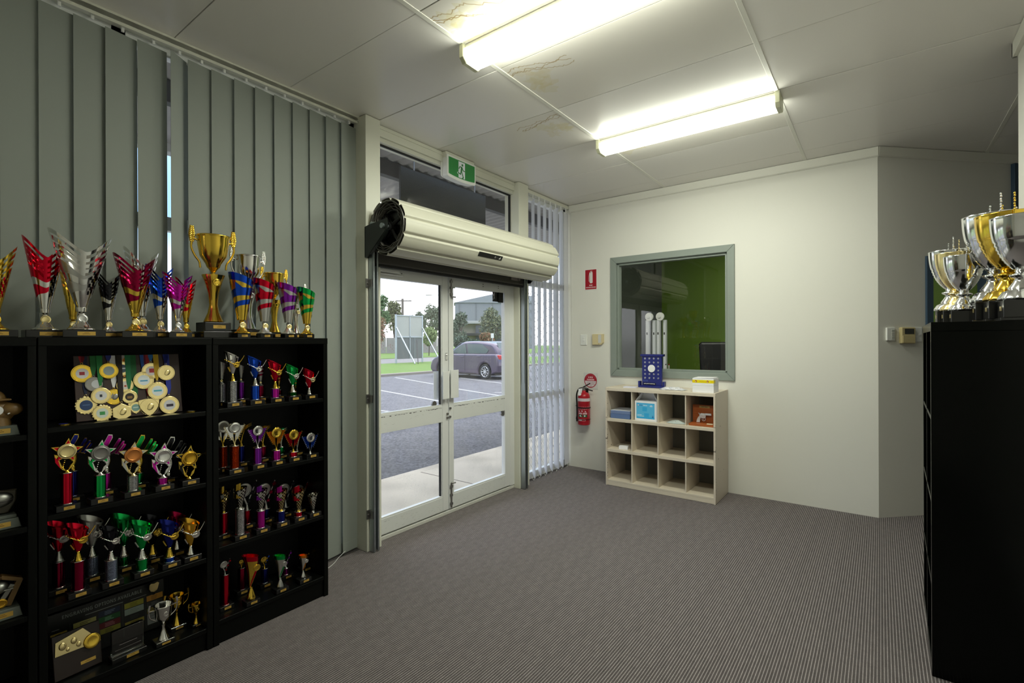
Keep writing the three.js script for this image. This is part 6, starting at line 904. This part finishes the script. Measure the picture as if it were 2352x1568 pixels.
  const et = canvasTex(1024, 560, (k) => {
    k.fillStyle = '#0c0e0c'; k.fillRect(0, 0, 1024, 560); k.fillStyle = '#8c918c'; k.font = 'bold 54px sans-serif'; k.fillText('ENGRAVING OPTIONS AVAILABLE', 110, 78, 700); k.fillRect(300, 112, 330, 9); k.fillRect(700, 120, 150, 6); k.fillRect(30, 170, 60, 6);
    const q = rng(8), box = (x, yy, w, h, col, tx) => { k.fillStyle = col; k.fillRect(x, yy, w, h); k.fillStyle = tx; for (let i = 0; i < 3; i++) k.fillRect(x + w * 0.28, yy + h * (0.25 + i * 0.25), w * (0.3 + 0.2 * q()), 5); };
    box(20, 210, 130, 62, '#c9b04e', '#40330e'); box(20, 280, 130, 62, '#8f9c96', '#3a423e'); box(200, 170, 190, 66, '#b8b46a', '#33320f'); box(200, 242, 190, 56, '#b3561c', '#3a1808'); box(200, 304, 190, 66, '#1a2424', '#9aa39d'); box(410, 140, 190, 62, '#12233f', '#8fa0b8'); box(410, 210, 190, 58, '#0e5a26', '#9cc7a6'); box(410, 276, 190, 62, '#6a0d16', '#c98f94'); box(410, 344, 190, 58, '#8f8a26', '#3a380c'); box(640, 150, 180, 62, '#a8a43a', '#5e5c1a'); box(640, 220, 180, 70, '#9fb0a8', '#7c8a84'); box(640, 300, 180, 60, '#101412', '#3c443f'); box(640, 370, 180, 46, '#a89b3a', '#4c4614'); box(850, 150, 160, 66, '#c98f35', '#41290a'); box(850, 226, 160, 60, '#3c403e', '#7a807c'); box(850, 300, 120, 60, '#8a7a24', '#3c3410'); box(850, 366, 120, 130, '#8d918f', '#5f6361');
    k.fillStyle = '#3a403c'; k.fillRect(172, 150, 5, 380); k.fillRect(620, 120, 5, 400); k.fillRect(832, 130, 5, 390); });
  part('board', [rb(0.40, 0.205, 0.006, 0, 0.1025, -0.003, 0.001)], M.blackSatin, en); part('sample_print', new THREE.PlaneGeometry(0.398, 0.203).translate(0, 0.1025, 0.0004), mat(0xffffff, 0.4, { map: et }), en);
  { const p = onX(361, 1346, 0.165), g = thing('badge', 'gold shield badge on the corner of the engraving board', 'badge', [p.x - 0.002, p.y - 0.014, p.z + 0.012], TURN); part('badge', ext(shape([[-0.018, 0.03], [-0.012, 0.036], [0, 0.032], [0.012, 0.036], [0.02, 0.030], [0.016, 0.012], [0.012, 0.0], [0, -0.006], [-0.013, 0.0], [-0.019, 0.012]]), 0.004, 0.001), M.goldPale, g); part('badge_back', rb(0.01, 0.04, 0.003, 0, 0.0, -0.0025, 0.001), M.blackSatin, g); }
  // plaque with relief, rosette, glass award, green slab
  const pq = thing('award_plaque', 'dark wooden plaque with a gold relief corner and round rosette', 'plaque', [0.26, sh[3] + 0.003, 4.30], TURN + 0.1); pq.rotation.order = 'YXZ'; pq.rotation.x = -0.2;
  part('backing', rb(0.15, 0.165, 0.012, 0.0, 0.0825, 0, 0.003), mat(lin(0.02, 0.012, 0.01), 0.35), pq); part('relief_plate', [ext(shape([[-0.07, 0.09], [0.075, 0.085], [0.02, 0.16], [-0.066, 0.142]]), 0.004, 0.001).translate(0, 0, 0.006), ...[[-0.045, 0.12], [-0.01, 0.125], [0.004, 0.105], [-0.03, 0.102]].map(([x, yy], i) => new THREE.SphereGeometry(0.012 - 0.002 * i, 10, 8).scale(1, 1.2, 0.3).translate(x, yy, 0.011))], M.goldPale, pq);
  part('rosette', tf(lathe([[0.001, 0.004], [0.016, 0.004], [0.018, 0.006], [0.021, 0.004], [0.026, 0.006], [0.028, 0.002], [0.028, 0], [0.001, 0]], 30), 0.045, 0.098, 0.010, 0, Math.PI / 2), M.gold, pq); part('plate', new THREE.PlaneGeometry(0.048, 0.012).translate(0.03, 0.03, 0.0066), M.plate, pq);
  const ga = thing('glass_award', 'clear glass block award on a black base', 'award', [0.285, sh[3] + 0.0005, 4.15], TURN + 0.06); part('glass_block', rb(0.11, 0.105, 0.018, 0, 0.072, 0, 0.002), phys(0xffffff, 0.03, { transmission: 1, thickness: 0.018, ior: 1.5, attenuationColor: lin(0.85, 0.95, 0.9), attenuationDistance: 0.2 }), ga); part('base', rb(0.12, 0.019, 0.05, 0, 0.0095, 0, 0.002), M.tBase, ga); part('plate', new THREE.PlaneGeometry(0.042, 0.012).translate(0.01, 0.010, 0.0254), M.plate, ga); part('engraving', [bx(0.06, 0.0015, 0.0005, 0, 0.062, 0.0092), bx(0.09, 0.001, 0.0005, 0, 0.044, 0.0092)], M.silverDull, ga);
}
{ // ------------------------------------------------ far bookcase: resin sports trophies
  const sh = BAY.far[2], gr = 'resin sports trophies', resin = mat(lin(0.20, 0.115, 0.035), 0.4), pew = metal(0.35, 0.35, 0.32, 0.4), stone = mat(lin(0.13, 0.15, 0.13), 0.6);
  const base = (g, w, h, two) => { part('base', [ext(shape([[-w / 2, 0], [w / 2, 0], [w / 2 - 0.008, h], [-w / 2 + 0.008, h]]), 0.07, 0.002).translate(0, 0, -0.035), ...(two ? [rb(w * 0.8, 0.012, 0.05, 0, h + 0.006, 0, 0.003)] : [])], stone, g); part('plate', tf(new THREE.PlaneGeometry(0.055, 0.017), 0, h * 0.5, 0.0356), M.plate, g); };
  const g1 = thing('trophy', 'bronze resin boxing gloves trophy with a white badge', 'trophy', [0.28, sh[0] + 0.0004, 4.523], TURN, gr); base(g1, 0.105, 0.036); part('glove', [new THREE.SphereGeometry(0.042, 20, 16).scale(1.1, 1.0, 0.8).translate(0.0, 0.085, 0), new THREE.SphereGeometry(0.026, 16, 12).scale(1.2, 0.9, 0.9).translate(0.032, 0.092, 0.018), cyl(0.03, 0.036, 0.03, 0, 0.036, 0, 18), new THREE.SphereGeometry(0.034, 18, 14).translate(-0.012, 0.118, -0.008)], resin, g1); part('badge', [cyl(0.016, 0.016, 0.004, 0, 0, 0, 20).rotateX(Math.PI / 2).translate(-0.006, 0.092, 0.036)], M.white, g1); part('lace', [tube([[0.02, 0.078, 0.04], [0.04, 0.088, 0.026], [0.055, 0.10, 0.01]], 0.002, 8, 5)], M.white, g1); part('cap', [new THREE.SphereGeometry(0.036, 18, 10, 0, 6.3, 0, 1.5).translate(-0.012, 0.126, -0.006), rb(0.07, 0.006, 0.05, -0.004, 0.128, 0.012, 0.003)], resin, g1);
  const g2 = thing('trophy', 'pewter resin ball trophy in a shield frame', 'trophy', [0.28, sh[1] + 0.0004, 4.523], TURN, gr); base(g2, 0.11, 0.034, true); part('frame', ext(shape([[-0.05, 0.135], [0.048, 0.13], [0.046, 0.09], [0.026, 0.05], [-0.026, 0.05], [-0.05, 0.09]]), 0.02, 0.004).translate(0, 0, -0.018), mat(lin(0.07, 0.06, 0.04), 0.5), g2); part('ball', new THREE.SphereGeometry(0.034, 22, 16).scale(1.15, 0.8, 0.7).translate(0, 0.102, 0.008), pew, g2); part('seam', ring(0.036, 0.0018, 0, 0.102, 0.010, true, 5, 28), M.dark, g2);
  const g3 = thing('trophy', 'resin cricket helmet and bat trophy in an angular frame', 'trophy', [0.28, sh[2] + 0.0004, 4.518], TURN, gr); base(g3, 0.105, 0.036); part('frame', [bar([-0.02, 0.04, 0], [-0.055, 0.125, 0], 0.016, 0.02), bar([0.018, 0.04, 0], [0.05, 0.125, 0], 0.016, 0.02), bar([-0.055, 0.12, 0], [0.0, 0.148, 0], 0.012, 0.03), bar([0.0, 0.148, 0], [0.052, 0.122, 0], 0.012, 0.03)], resin, g3); part('roof_facet', tf(rb(0.06, 0.004, 0.034), -0.03, 0.14, 0.002, 0, 0.1, 0.45), M.silver, g3); part('helmet', [new THREE.SphereGeometry(0.024, 18, 12).scale(1.1, 0.9, 1).translate(-0.006, 0.112, 0.008), rb(0.03, 0.004, 0.03, 0.016, 0.102, 0.012, 0.002)], pew, g3); part('bat', bar([0.0, 0.06, 0.006], [0.03, 0.112, 0.006], 0.013, 0.008), pew, g3); medallion(g3, 0, 0.054, 0.012, 0.017, M.goldDeep);
}
{ // ------------------------------------------------ bowls on the cube shelving
  const y = 1.4726, b = 'ribbed bowls on the cube shelving', put = (label, px, z, topPx, m) => { const p = onZ(px, topPx, z), g = thing('trophy', label, 'trophy', [p.x, y, z], 0, b); T.bowl(g, p.y - y, { m }); };
  put('smallest silver ribbed bowl on the cube shelving', 2214, 1.64, 588, M.chrome); put('small gold ribbed bowl between two silver ones', 2197, 1.52, 582, M.goldPale); put('small silver ribbed bowl behind the small gold one', 2184, 1.42, 577, M.chrome);
  put('largest silver ribbed bowl beside the white wall', 2349, 2.055, 497, M.chrome); put('large gold ribbed bowl between two large silver ones', 2316, 1.885, 493, M.gold); put('large silver ribbed bowl behind the large gold one', 2286, 1.715, 495, M.chrome);
}

renderer.render(scene, camera);
